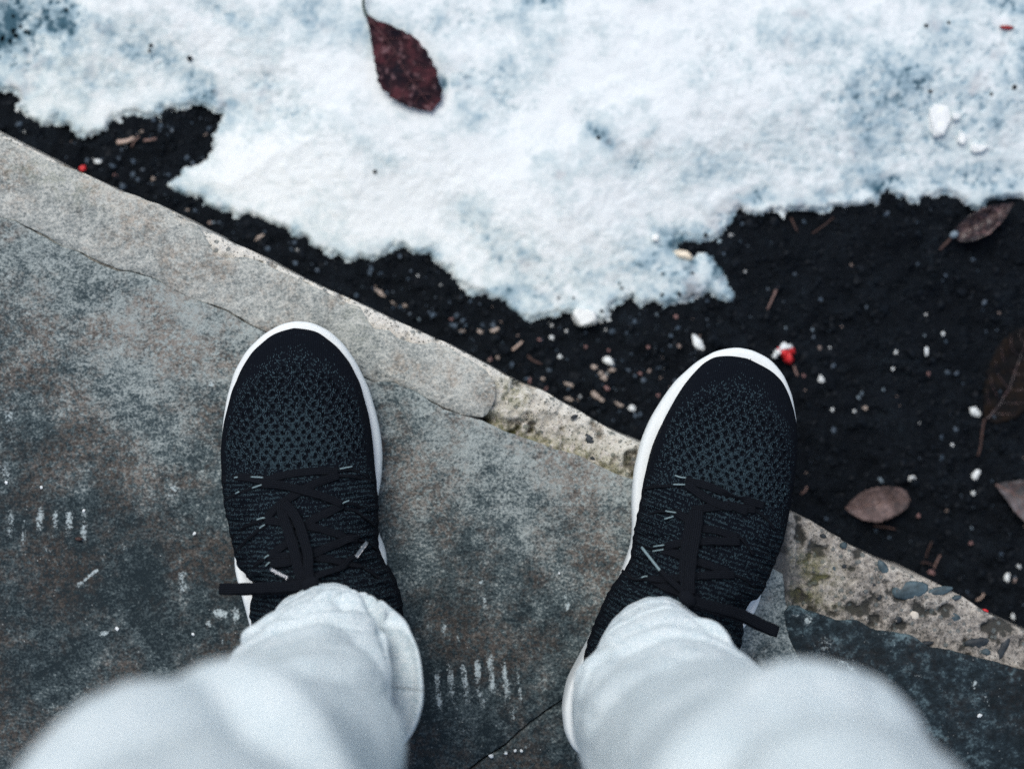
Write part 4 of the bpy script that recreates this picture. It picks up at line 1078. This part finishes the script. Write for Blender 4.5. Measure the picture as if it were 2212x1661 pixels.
    rel = np.abs(XW - c[:, None]) / np.maximum(w[:, None], 1)
    AL = np.repeat(along[:, None], NT_, 1)
    nz = fbm(XW / 1000 + seed, SS / 1000, 90, 3, 151)
    front = 27 + 34 * rel ** 2.2 + 6 * (nz - .5)
    mesh_zone = smooth(front, front + 5, SS) * (1 - smooth(99 - 10 * rel, 103 - 10 * rel, SS)) * (1 - smooth(.86, .95, rel))
    # holes in staggered rows that arch with the toe
    row_c = SS + 9 * rel ** 2
    pr_, pc = 4.3, 6.9
    row = np.floor(row_c / pr_)
    fy = row_c / pr_ - row - .5
    sh = arc / pc + .5 * (row % 2) + .12 * np.sin(row * 1.7)
    fx = sh - np.floor(sh) - .5
    hr = np.hypot(fx * pc / 1.55, fy * pr_ / 1.60)
    hole = (1 - smooth(.55, 1.15, hr)) * mesh_zone
    # tongue vents
    tong = np.exp(-((SS - 132) / 9) ** 2 - ((XW - c[:, None]) / 9) ** 2)
    r2 = np.floor(SS / 4.0); f2y = SS / 4.0 - r2 - .5; sh2 = arc / 6 + .5 * (r2 % 2); f2x = sh2 - np.floor(sh2) - .5
    hole2 = (1 - smooth(.5, 1.1, np.hypot(f2x * 6 / 1.2, f2y * 4 / 1.3))) * smooth(.35, .6, tong)
    hole = np.maximum(hole, hole2)
    # soft ridges fanning from the eyelets down the sides
    side = smooth(.42, .62, rel) * smooth(106, 118, SS) * (1 - smooth(235, 250, SS))
    rid = np.sin((SS - 16 * (rel - .5)) / 8.2 * 2 * math.pi + 5 * nz) * side * (1 - .75 * smooth(.9, 1.0, rel))
    puff = .7 * np.sin(SS / 5.1 * 2 * math.pi + 3 * nz + rel * 4) * smooth(.5, .8, rel) * smooth(115, 130, SS) * (1 - .7 * smooth(.9, 1, rel))
    wave = 1.2 * (fbm(XW / 1000 + seed, SS / 1000, 45, 3, 161) - .5) * smooth(20, 110, SS)
    disp = -1.5 * hole + .55 * mesh_zone * (1 - hole) * .6 + 1.0 * rid + .5 * puff + wave
    row_edge = np.exp(-((SS - 108 + 4 * rel) / 2.2) ** 2) * .8 * (rel < .9)
    disp = disp + row_edge
    endf = smooth(s0, s0 + 6, SS) * (1 - smooth(s1 - 8, s1, SS))
    P3 = P3 + nr * (disp * endf)[..., None] / 1000
    rows = .5 + .5 * np.sin(SS / 3.1 * 2 * math.pi + 5 * nz)
    fle = .03 + .62 * mesh_zone * (1 - hole) * (.55 + .5 * smooth(.9, .2, rel)) * (.6 + .6 * smooth(45, 80, SS))
    rear = smooth(99, 106, SS) * (1 - smooth(.93, 1.0, rel)) * (.10 + .55 * smooth(.4, .8, rows) * (.3 + 1.2 * nz))
    fle = np.maximum(fle, rear)
    halo = smooth(front - 16, front, SS) * (1 - mesh_zone) * (SS < 105) * (1 - smooth(.84, .96, rel)) * .30
    fle = np.maximum(fle, halo)
    fle *= (1 - hole)
    V_ = P3.reshape(-1, 3)
    F_ = grid_faces(NT_, NS)
    if True:
        F_ = F_[:, ::-1] if mir < 0 else F_
    up = add(mesh_obj('upper', V_, F_, M_KNIT, uv=np.stack([arc.ravel(), AL.ravel()], 1), attrs={'fleck': fle.ravel(), 'rib': smooth(95, 110, SS).ravel()}))
    bv = BVHTree.FromPolygons(V_[::1].tolist(), F_.tolist())
    return add, bv, root
CAMP = Vector((0, 0, HC))
def on(bv, u, v, lift):
    d_ = (at(u, v, 0) - CAMP).normalized()
    h, nr, _, _ = bv.ray_cast(CAMP, d_)
    if h is None: h = at(u, v, .05); nr = Vector((0, 0, 1))
    if nr.z < 0: nr = -nr
    return h + nr * lift, nr
def ribbon(name, pts, nrm, width, thick, mat, add, twist=None, ragged=0):
    """flat woven band through 3-D points"""
    P = catmull(pts, 8); Nn = catmull(nrm, 8)
    m = len(P); K = 14
    V_, UV, F_ = [], [], []
    L = 0
    for i, p in enumerate(P):
        if i: L += (P[i] - P[i - 1]).length
        tn = (P[min(i + 1, m - 1)] - P[max(i - 1, 0)]).normalized()
        up = (Nn[i] - tn * Nn[i].dot(tn)).normalized()
        sd = tn.cross(up).normalized()
        wv = width[0] + (width[1] - width[0]) * i / (m - 1) if isinstance(width, tuple) else width
        wv *= 1 + .04 * math.sin(i * .9)
        for k_ in range(K):
            a = 2 * math.pi * k_ / K
            cx = math.copysign(abs(math.cos(a)) ** .6, math.cos(a)); sy_ = math.copysign(abs(math.sin(a)) ** .7, math.sin(a))
            V_.append(tuple(p + sd * cx * wv / 2 + up * sy_ * thick / 2)); UV.append((cx * wv * 500, L * 1000))
    for i in range(m - 1):
        for k_ in range(K):
            F_.append([i * K + k_, (i + 1) * K + k_, (i + 1) * K + (k_ + 1) % K, i * K + (k_ + 1) % K])
    F_.append(list(range(K))); F_.append([(m - 1) * K + k_ for k_ in range(K)][::-1])
    return add(mesh_obj(name, V_, F_, mat, uv=np.array(UV)))
def lace(bv, add, px, width=.0052, lift=.0012, thick=.0011, name='lace'):
    # refill so the band follows the cloth
    q = []
    for a, b in zip(px[:-1], px[1:]):
        k_ = max(1, int(math.hypot(b[0] - a[0], b[1] - a[1]) / 22))
        q += [(a[0] + (b[0] - a[0]) * j / k_, a[1] + (b[1] - a[1]) * j / k_) for j in range(k_)]
    q.append(px[-1])
    R_ = [on(bv, u, v, lift) for u, v in q]
    return ribbon(name, [r[0] for r in R_], [r[1] for r in R_], width, thick, M_LACE, add)
def cord(bv, add, a, b, r=.0005, lift=.0008, mat=None, name='eyelet_cord'):
    p, q = on(bv, *a, lift)[0], on(bv, *b, lift)[0]
    m_ = on(bv, (a[0] + b[0]) / 2, (a[1] + b[1]) / 2, lift + .0003)[0]
    return add(tube(name, [p, m_, q], r, r, mat or M_CORD, None, 8, 4))
def lettering(txt, p, q, up, size, add):
    cu = bpy.data.curves.new('lettering', 'FONT'); cu.body = txt; cu.size = size; cu.align_x = 'CENTER'; cu.align_y = 'CENTER'; cu.extrude = .00003
    tmp = bpy.data.objects.new('tmp_text', cu); COL.objects.link(tmp)
    dg = bpy.context.evaluated_depsgraph_get()
    me = bpy.data.meshes.new_from_object(tmp.evaluated_get(dg))
    bpy.data.objects.remove(tmp)
    ex = (q - p).normalized(); ez = (up - ex * up.dot(ex)).normalized(); ey = ez.cross(ex)
    M = Matrix((ex, ey, ez)).transposed().to_4x4(); M.translation = (p + q) / 2
    wdt = max(v.co.x for v in me.vertices) - min(v.co.x for v in me.vertices)
    k_ = (q - p).length * .86 / wdt
    me.transform(M @ Matrix.Diagonal((k_, k_ * .95, 1, 1)))
    me.materials.clear(); me.materials.append(M_PRINT)
    o = bpy.data.objects.new('lettering', me); COL.objects.link(o)
    return add(o)
def aglet(p, q, add, r=.0013, mat=None):
    return add(tube('aglet', [p, (p + q) / 2, q], r, r, mat or M_AGLET, None, 14, 4, .8))

# left shoe
addL, bvL, shoeL = shoe((653, 694), 3.5, -1, SOLE_L, UP_L, 'left shoe standing wholly on the slate', 1.0)
r2 = lambda x, y: (424.7 + .24 * x, 982.1 + .24 * y)
for px, lf in [([(240, 225), (420, 205), (600, 235), (760, 195), (900, 168), (1080, 150), (1270, 152)], .0010),
               ([(600, 262), (750, 272), (900, 312), (1100, 372), (1200, 410), (1300, 445)], .0022),
               ([(1270, 190), (1150, 225), (1000, 295), (850, 385), (740, 460), (620, 580)], .0011),
               ([(1310, 445), (1200, 512), (1050, 585), (900, 720), (800, 810), (700, 880), (650, 915)], .0012),
               ([(620, 590), (760, 612), (960, 642), (1100, 668), (1250, 715), (1350, 755), (1430, 775)], .0012),
               ([(1450, 740), (1350, 775), (1250, 805), (1150, 850), (1020, 912), (900, 955), (760, 985), (680, 975)], .0020),
               ([(650, 925), (800, 920), (1000, 922), (1180, 945), (1350, 985), (1480, 1015)], .0011)]:
    lace(bvL, addL, [r2(*p) for p in px], .0055, lf)
for px in [[(1270, 150), (1390, 140), (1540, 200)], [(1270, 190), (1420, 200), (1590, 240)], [(600, 270), (430, 330), (270, 400)], [(1300, 440), (1420, 445), (1560, 520)], [(1320, 480), (1430, 510), (1600, 640)], [(600, 590), (450, 640), (320, 740)], [(620, 640), (480, 740), (360, 870)], [(1420, 770), (1520, 790), (1610, 850)], [(640, 920), (540, 990), (460, 1090)], [(1450, 1010), (1560, 1060), (1700, 1160)]]:
    lace(bvL, addL, [r2(*p) for p in px], .0022, .0006, .0012, 'eyelet_cord')
for a, b in [((545, 1032), (570, 1034)), ((548, 1054), (569, 1046)), ((733, 1014), (758, 1009)), ((735, 1088), (752, 1084)), ((557, 1122), (575, 1119)), ((563, 1142), (575, 1134)), ((574, 1206), (584, 1200)), ((577, 1224), (586, 1215)), ((510, 1034), (517, 1033)), ((513, 1067), (521, 1063))]:
    cord(bvL, addL, a, b, .0005, .0017, None, 'eyelet_thread')
def loopband(add, bv, lst, width, name='lace_loop', thick=.0014):
    pts = []; nn = []
    for u, v, lf in lst:
        if lf < 1: p, n_ = on(bv, u, v, lf)
        else: p, n_ = at(u, v, lf - 1), Vector((0, 0, 1))
        pts.append(p); nn.append(n_)
    return ribbon(name, pts, nn, width, thick, M_LACE, add)
S = lambda L: [(r2(x, y) + (z,)) for x, y, z in L]
loopband(addL, bvL, S([(780, 440, .0035), (785, 540, .0032), (830, 690, .0036), (880, 840, .0042), (915, 990, .005), (950, 1100, .006), (1000, 1160, .006)]), .0072)
loopband(addL, bvL, S([(800, 450, .0045), (870, 530, .0042), (930, 640, .0044), (970, 780, .0052), (1000, 920, .006), (1010, 1060, .007), (1030, 1160, .007)]), .0066)
ribbon('lace_loop', [at(*r2(1050, 1165), .113), at(*r2(900, 1180), .111), at(*r2(720, 1192), .107), at(*r2(560, 1198), .103), at(*r2(380, 1204), .098), at(*r2(205, 1206), .094)],
       [Vector((0, .15, 1))] * 6, (.0066, .0074), .0013, M_LACE, addL)
ribbon('lace_loop', [at(*r2(1050, 1185), .1105), at(*r2(900, 1202), .1085), at(*r2(720, 1214), .104), at(*r2(560, 1216), .0995), at(*r2(380, 1216), .0945), at(*r2(205, 1208), .0915)],
       [Vector((0, .15, 1))] * 6, (.0064, .0072), .0013, M_LACE, addL)
loopband(addL, bvL, S([(1010, 1150, .0055), (1150, 1095, .005), (1250, 1060, .0045), (1310, 1010, .004), (1350, 950, .004), (1400, 915, .0045)]), (.0048, .0030), 'lace_end')
p, q = on(bvL, *r2(1397, 920), .0048)[0], on(bvL, *r2(1482, 735), .0062)[0]
aglet(p, q, addL); lettering('Lunarlon', p + Vector((0, 0, .0012)), q + Vector((0, 0, .0012)), Vector((0, 0, 1)), .002, addL)
p, q = on(bvL, *r2(695, 1033), .004)[0], on(bvL, *r2(850, 1118), .0045)[0]
aglet(p, q, addL); lettering('Lunarlon', q + Vector((0, 0, .0012)), p + Vector((0, 0, .0012)), Vector((0, 0, 1)), .002, addL)
loopband(addL, bvL, S([(850, 1118, .0042), (920, 1150, .0045), (990, 1165, .005)]), .0035, 'lace_end')
kn = lump('knot', at(*r2(1020, 1160), .117), .006, .0045, .0035, 20, M_LACE, None, 3, .25, False, 5); addL(kn)

# right shoe
addR, bvR, shoeR = shoe((1586, 751), -19.6, 1, SOLE_R, UP_R, 'right shoe with its toe over the dark soil', 3.0)
r3 = lambda x, y: (1221 + .248 * x, 725.5 + .248 * y)
r4 = lambda x, y: (1185.6 + .248 * x, 1044 + .248 * y)
for px, lf in [([r3(1050, 1262), r3(1200, 1298), r3(1400, 1370), r3(1600, 1440), r3(1720, 1480)], .0012),
               ([r3(1060, 1300), r3(1180, 1390), r3(1290, 1460), r3(1420, 1500), r4(1560, 190), r4(1720, 260)], .0022),
               ([r4(1240, 240), r4(1400, 212), r4(1600, 205), r4(1790, 232)], .0013),
               ([r4(1100, 240), r4(1180, 300), r4(1300, 390), r4(1480, 420), r4(1640, 480)], .0012),
               ([r4(1020, 548), r4(1200, 522), r4(1400, 510), r4(1650, 512)], .0020),
               ([r4(1000, 590), r4(1100, 615), r4(1200, 660), r4(1400, 720), r4(1560, 780)], .0012),
               ([r4(870, 850), r4(1000, 842), r4(1150, 832), r4(1400, 805), r4(1600, 800)], .0020),
               ([r4(860, 840), r4(1000, 900), r4(1150, 960), r4(1300, 1000)], .0012)]:
    lace(bvR, addR, px, .0055, lf)
for px in [[r4(1620, 430), r4(1690, 500), r4(1780, 620)], [r4(1790, 230), r4(1880, 300), r4(1960, 400)], [r3(700, 1330), r3(830, 1310), r3(1000, 1305)], [r4(800, 330), r4(920, 260), r4(1080, 245)], [r4(760, 500), r4(880, 560), r4(1010, 560)], [r4(640, 760), r4(740, 840), r4(860, 845)], [r4(1560, 780), r4(1680, 830), r4(1800, 900)]]:
    lace(bvR, addR, px, .0022, .0006, .0012, 'eyelet_cord')
for a, b in [((1460, 1027.5), (1484, 1036)), ((1455.5, 1048), (1481, 1048)), ((1440, 1103), (1463, 1106)), ((1437.5, 1121), (1456, 1118)), ((1415, 1179), (1441, 1176)), ((1411.5, 1195), (1436, 1189.5)), ((1388, 1251.5), (1401, 1249))]:
    cord(bvR, addR, a, b, .0005, .0017, None, 'eyelet_thread')
S = lambda L: [(r4(x, y) + (z,)) for x, y, z in L]
loopband(addR, bvR, S([(1270, 260, .0035), (1240, 330, .0035), (1215, 460, .0036), (1195, 600, .0042), (1180, 780, .0052), (1190, 900, .006), (1210, 990, .006)]), .0066)
loopband(addR, bvR, S([(1300, 250, .0045), (1295, 350, .0043), (1275, 500, .0044), (1255, 620, .0052), (1235, 760, .006), (1220, 890, .007), (1215, 990, .007)]), .0070)
ribbon('lace_loop', [at(*r4(1210, 1010), .116), at(*r4(1400, 1062), .112), at(*r4(1560, 1105), .107), at(*r4(1700, 1150), .100), at(*r4(1850, 1225), .095), at(*r4(1995, 1290), .092)],
       [Vector((.1, .15, 1))] * 6, (.0064, .0076), .0013, M_LACE, addR)
ribbon('lace_loop', [at(*r4(1210, 1030), .1135), at(*r4(1400, 1085), .1095), at(*r4(1560, 1130), .104), at(*r4(1700, 1175), .097), at(*r4(1850, 1245), .0925), at(*r4(1995, 1298), .0895)],
       [Vector((.1, .15, 1))] * 6, (.0064, .0072), .0013, M_LACE, addR)
p, q = on(bvR, *r4(860, 568), .0050)[0], on(bvR, *r4(1000, 797), .0050)[0]
aglet(p, q, addR, .0009, M_CORD)
loopband(addR, bvR, S([(1000, 797, .005), (1060, 860, .005), (1120, 920, .0055), (1190, 990, .006)]), (.0030, .0044), 'lace_end')
kn = lump('knot', at(*r4(1205, 1000), .117), .006, .0045, .0035, -30, M_LACE, None, 3, .25, False, 6); addR(kn)

# ---- sweatpants: two lofted legs and hips
def leg(rows, folds, seed, side, pockets=()):
    """rows: z, cx, cy, rx(-x side), rx(+x side), ry(front), ry(back)"""
    T = np.array(rows, float)
    zlo, zhi = T[0, 0], T[-1, 0]
    zs = np.concatenate([np.linspace(zlo, .26, 230), np.linspace(.262, zhi, 150)])
    NZ = len(zs); NA = 240
    def spl(col):
        v = np.interp(zs, T[:, 0], T[:, col])
        ker = np.ones(9) / 9
        for _ in range(3):
            v = np.convolve(np.pad(v, 4, 'edge'), ker, 'valid')
        return v
    cx, cy, rl, rr, rf, rb = [spl(i)[:, None] for i in range(1, 7)]
    th = np.linspace(0, 2 * math.pi, NA, endpoint=False)[None]       # 0 = +x, pi/2 = +y (front)
    c_, s_ = np.cos(th), np.sin(th)
    rx = np.where(c_ > 0, rr, rl); ry = np.where(s_ > 0, rf, rb)
    Z = np.repeat(zs[:, None], NA, 1); TH = np.repeat(th, NZ, 0)
    ext = np.zeros_like(Z); lift = np.zeros_like(Z)
    f1 = fbm(TH * .35 + seed, Z * 3.0, 3.0, 4, 171) + 0
    f1w = fbm((TH - 2 * math.pi) * .35 + seed, Z * 3.0, 3.0, 4, 171)
    bl = TH / (2 * math.pi); f1 = f1 * (1 - bl ** 3) + f1w * bl ** 3
    ext += .012 * (f1 - .5) + .004 * (fbm(TH * 1.2 + seed, Z * 9.0, 3.0, 3, 181) - .5) * np.sin(TH / 2)
    for (t0, z0, slope, tw, amp, wid, upb) in folds:                 # angle, height, dz per rad, angular half width, depth, width, roll above
        dt = (TH - R(t0) + math.pi) % (2 * math.pi) - math.pi
        zc = z0 + slope * dt + .004 * np.sin(dt * 3 + seed)
        m = np.exp(-(dt / R(tw)) ** 2)
        q = (Z - zc) / wid
        ext += m * amp * (-np.exp(-q * q) + .55 * np.exp(-((q + 1.9) / 1.2) ** 2) + upb * np.exp(-((q - 2.2) / 1.6) ** 2))
        lift += m * amp * (.5 * np.exp(-((q + 1.9) / 1.2) ** 2) - 1.3 * upb * np.exp(-((q - 2.0) / 1.4) ** 2))
    ext -= .0012 * np.exp(-((Z - zlo - .020) / .0012) ** 2)
    for (t0, tw, z0, slope, la, lw, dep, gw) in pockets:
        dt = (TH - R(t0) + math.pi) % (2 * math.pi) - math.pi
        zc = z0 + slope * dt + .003 * np.sin(dt * 4 + seed)
        m = np.exp(-np.abs(dt / R(tw)) ** 3)
        ext += m * (la * np.exp(-((Z - zc + lw) / lw) ** 2) - dep * smooth(zc - .001, zc + .006, Z) * (1 - smooth(zc + .4 * gw, zc + 1.6 * gw, Z)))
        lift += m * (2.6 * la * np.exp(-((Z - zc + lw * .8) / (lw * .9)) ** 2) - .45 * dep * smooth(zc, zc + .006, Z) * (1 - smooth(zc + .5 * gw, zc + 1.8 * gw, Z)))
    Xp = cx + c_ * (rx + ext); Yp = cy + s_ * (ry + ext)
    # the hem sits higher in front, over the instep
    hem = np.clip((.20 - Z) / .12, 0, 1)
    Zp = Z + lift + hem * (.022 * s_ + .003 * np.sin(TH * 5 + seed)) 
    V_ = np.stack([Xp, Yp, Zp], -1)
    # inner turn-in at the hem
    inn = V_[0].copy(); ctr = inn.mean(0); inn[:, :2] = ctr[:2] + (inn[:, :2] - ctr[:2]) * .93; inn[:, 2] += .002
    inn2 = inn.copy(); inn2[:, :2] = ctr[:2] + (inn2[:, :2] - ctr[:2]) * .97; inn2[:, 2] += .03
    lip = V_[0].copy(); lip[:, :2] = ctr[:2] + (lip[:, :2] - ctr[:2]) * .97; lip[:, 2] -= .0015
    A_ = np.concatenate([inn2[None], inn[None], lip[None], V_])
    arc = np.repeat(TH[:1] * 60, len(A_), 0)
    zz = np.r_[zs[0] - .02, zs[0] - .01, zs[0] - .002, zs] * 1000
    UVs = np.stack([arc, np.repeat(zz[:, None], NA, 1)], -1)
    F_ = []
    n0 = len(A_)
    i, j = np.meshgrid(np.arange(n0 - 1), np.arange(NA), indexing='ij'); i = i.ravel(); j = j.ravel(); j2 = (j + 1) % NA
    F_ = np.stack([i * NA + j, i * NA + j2, (i + 1) * NA + j2, (i + 1) * NA + j], 1)
    return A_.reshape(-1, 3), F_, UVs.reshape(-1, 2)
LEFT_LEG = [(.088, -.119, -.183, .049, .045, .0555, .060), (.105, -.119, -.183, .051, .048, .055, .062), (.125, -.118, -.184, .053, .057, .053, .066), (.150, -.118, -.186, .055, .056, .050, .068), (.172, -.119, -.187, .055, .046, .046, .068),
            (.20, -.121, -.188, .056, .043, .042, .070), (.26, -.125, -.190, .060, .058, .037, .076), (.35, -.131, -.193, .068, .076, .042, .082), (.43, -.138, -.197, .074, .078, .056, .082), (.50, -.144, -.201, .077, .080, .0735, .078), (.57, -.143, -.211, .080, .083, .0755, .080),
            (.65, -.133, -.232, .086, .090, .083, .090), (.75, -.115, -.258, .095, .098, .092, .105), (.84, -.095, -.275, .102, .092, .100, .118), (.90, -.088, -.280, .100, .085, .100, .118)]
RIGHT_LEG = [(.088, .096, -.188, .046, .045, .050, .060), (.105, .096, -.189, .047, .047, .050, .062), (.125, .096, -.190, .049, .051, .0465, .064), (.150, .0955, -.192, .051, .052, .0425, .068), (.172, .096, -.193, .054, .053, .043, .068),
             (.20, .098, -.194, .059, .055, .041, .070), (.26, .103, -.196, .063, .060, .039, .076), (.35, .110, -.198, .070, .068, .048, .082), (.43, .118, -.200, .077, .074, .061, .082), (.50, .125, -.202, .079, .078, .076, .078), (.57, .127, -.212, .082, .080, .077, .080),
             (.65, .120, -.233, .090, .086, .084, .090), (.75, .108, -.258, .098, .095, .092, .105), (.84, .092, -.275, .092, .102, .100, .118), (.90, .088, -.280, .085, .100, .100, .118)]
VL, FL, UL = leg(LEFT_LEG, [(44, .134, -.04, 18, .009, .005, .5), (75, .128, .05, 25, .006, .004, .4), (84, .19, .02, 30, .007, .006, .5), (28, .185, -.06, 20, .006, .005, .5), (128, .165, -.03, 25, .006, .005, .4), (62, .150, -.01, 30, .005, .006, .5), (110, .165, .012, 40, .005, .010, .4), (10, .225, -.02, 50, .008, .013, .3), (150, .16, .02, 35, .006, .008, .3), (60, .30, .05, 60, .006, .02, .3), (95, .44, .03, 60, .006, .03, .3), (60, .535, -.05, 50, .010, .022, .3), (120, .60, .05, 60, .010, .03, .3), (30, .60, -.05, 50, .012, .03, .3)], 2.0, -1,
                 [(4, 42, .150, -.012, .008, .006, .026, .018), (52, 15, .140, -.05, .003, .004, .008, .008)])
VR, FR, UR = leg(RIGHT_LEG, [(92, .143, .004, 70, .0075, .0050, .75), (95, .178, .006, 60, .007, .009, .6), (165, .150, -.04, 30, .006, .005, .5), (178, .19, .03, 40, .007, .012, .3), (60, .165, -.05, 25, .006, .005, .5), (122, .20, .05, 25, .007, .006, .5), (90, .215, 0, 40, .006, .006, .5), (110, .29, .03, 60, .005, .02, .3), (80, .44, .04, 60, .006, .03, .3), (90, .56, .05, 60, .010, .025, .3), (130, .62, -.05, 60, .010, .03, .3)], 5.0, 1)
# hips
th = np.linspace(0, 2 * math.pi, 96, endpoint=False)
hv = []
for z_, rx, ryf, ryb in [(.80, .175, .09, .12), (.84, .185, .105, .13), (.90, .188, .11, .135), (.96, .180, .108, .128), (1.02, .165, .10, .115)]:
    hv.append(np.stack([rx * np.cos(th), -.280 + np.where(np.sin(th) > 0, ryf, ryb) * np.sin(th), np.full(96, z_)], 1))
hv = np.concatenate(hv)
i, j = np.meshgrid(np.arange(4), np.arange(96), indexing='ij'); i = i.ravel(); j = j.ravel()
hf = np.stack([i * 96 + j, i * 96 + (j + 1) % 96, (i + 1) * 96 + (j + 1) % 96, (i + 1) * 96 + j], 1)
nl, nr_ = len(VL), len(VR)
tro = mesh_obj('sweatpants', np.concatenate([VL, VR, hv]), np.concatenate([FL, FR + nl, hf + nl + nr_]), M_SWEAT, uv=np.concatenate([UL, UR, np.stack([np.tile(th * 60, 5), hv[:, 2] * 1000], 1)]))
under(tro, person)
tro['label'] = 'pale grey marl sweatpants with loose hems'
# hem stitching: a fine seam ridge round each hem
def seam(V_, row, nm):
    a = V_.reshape(-1, 240, 3)[row]
    ctr = a.mean(0); pts = []
    for k_ in range(0, 240, 4):
        d_ = a[k_] - ctr; pts.append(Vector(a[k_]) + Vector((d_[0], d_[1], 0)).normalized() * .0002)
    pts.append(pts[0])
    o_ = tube(nm, pts, .0006, .0006, M_SWEAT, None, 6, 3)
    o_.parent = tro; o_.matrix_parent_inverse = Matrix.Translation(-Vector(person.location)); return o_

# ---- body (legs inside the cloth, torso, arms, head) grown as one skin; unseen upper body added for its shade
def skin(name, nodes, edges, mat, root_i):
    me = bpy.data.meshes.new(name)
    me.from_pydata([n[0] for n in nodes], edges, [])
    ob = bpy.data.objects.new(name, me); COL.objects.link(ob)
    me.materials.append(mat)
    md = ob.modifiers.new('skin', 'SKIN'); md.use_smooth_shade = True
    for i_, n in enumerate(nodes):
        r_ = n[1] if isinstance(n[1], tuple) else (n[1], n[1])
        me.skin_vertices[0].data[i_].radius = r_
        me.skin_vertices[0].data[i_].use_root = (i_ == root_i)
    sb = ob.modifiers.new('sub', 'SUBSURF'); sb.levels = 2; sb.render_levels = 2
    return under(ob, person)
body_nodes = [((0, -.28, .95), .13), ((0, -.30, 1.12), .115), ((0, -.32, 1.30), .13), ((0, -.315, 1.43), .09), ((0, -.29, 1.50), .055), ((0, -.265, 1.57), .075), ((0, -.255, 1.66), .085), ((0, -.265, 1.72), .06),
              ((.10, -.275, .87), .085), ((.127, -.215, .52), .052), ((.110, -.215, .30), .045), ((.098, -.205, .10), .034), ((.100, -.19, .06), .03),
              ((-.10, -.275, .87), .085), ((-.145, -.215, .52), .052), ((-.130, -.215, .30), .045), ((-.119, -.20, .10), .034), ((-.119, -.185, .06), .03),
              ((.17, -.325, 1.40), .055), ((.25, -.36, 1.16), .042), ((.20, -.22, 1.00), .034), ((.15, -.165, .985), .03),
              ((-.17, -.325, 1.40), .055), ((-.25, -.36, 1.16), .042), ((-.20, -.22, 1.00), .034), ((-.15, -.165, .985), .03)]
body_edges = [(0, 1), (1, 2), (2, 3), (3, 4), (4, 5), (5, 6), (6, 7), (0, 8), (8, 9), (9, 10), (10, 11), (11, 12), (0, 13), (13, 14), (14, 15), (15, 16), (16, 17), (2, 18), (18, 19), (19, 20), (20, 21), (2, 22), (22, 23), (23, 24), (24, 25)]
skin('body', body_nodes, body_edges, M_SKIN, 0)
jn = [((0, -.28, .90), (.20, .15)), ((0, -.285, 1.00), (.195, .15)), ((0, -.31, 1.15), (.19, .15)), ((0, -.32, 1.30), (.18, .145)), ((0, -.315, 1.42), (.12, .11)), ((0, -.30, 1.48), (.075, .075)),
      ((.19, -.325, 1.38), .08), ((.27, -.36, 1.15), .065), ((.215, -.22, 1.00), .055), ((.14, -.15, .98), .052), ((-.19, -.325, 1.38), .08), ((-.27, -.36, 1.15), .065), ((-.215, -.22, 1.00), .055), ((-.14, -.15, .98), .052)]
je = [(0, 1), (1, 2), (2, 3), (3, 4), (4, 5), (3, 6), (6, 7), (7, 8), (8, 9), (3, 10), (10, 11), (11, 12), (12, 13)]
skin('jacket', jn, je, M_JACKET, 0)  # out of view, added so the torso shades the step
skin('hair', [((0, -.27, 1.60), .06), ((0, -.275, 1.67), .095), ((0, -.275, 1.73), .08)], [(0, 1), (1, 2)], M_HAIR, 0)
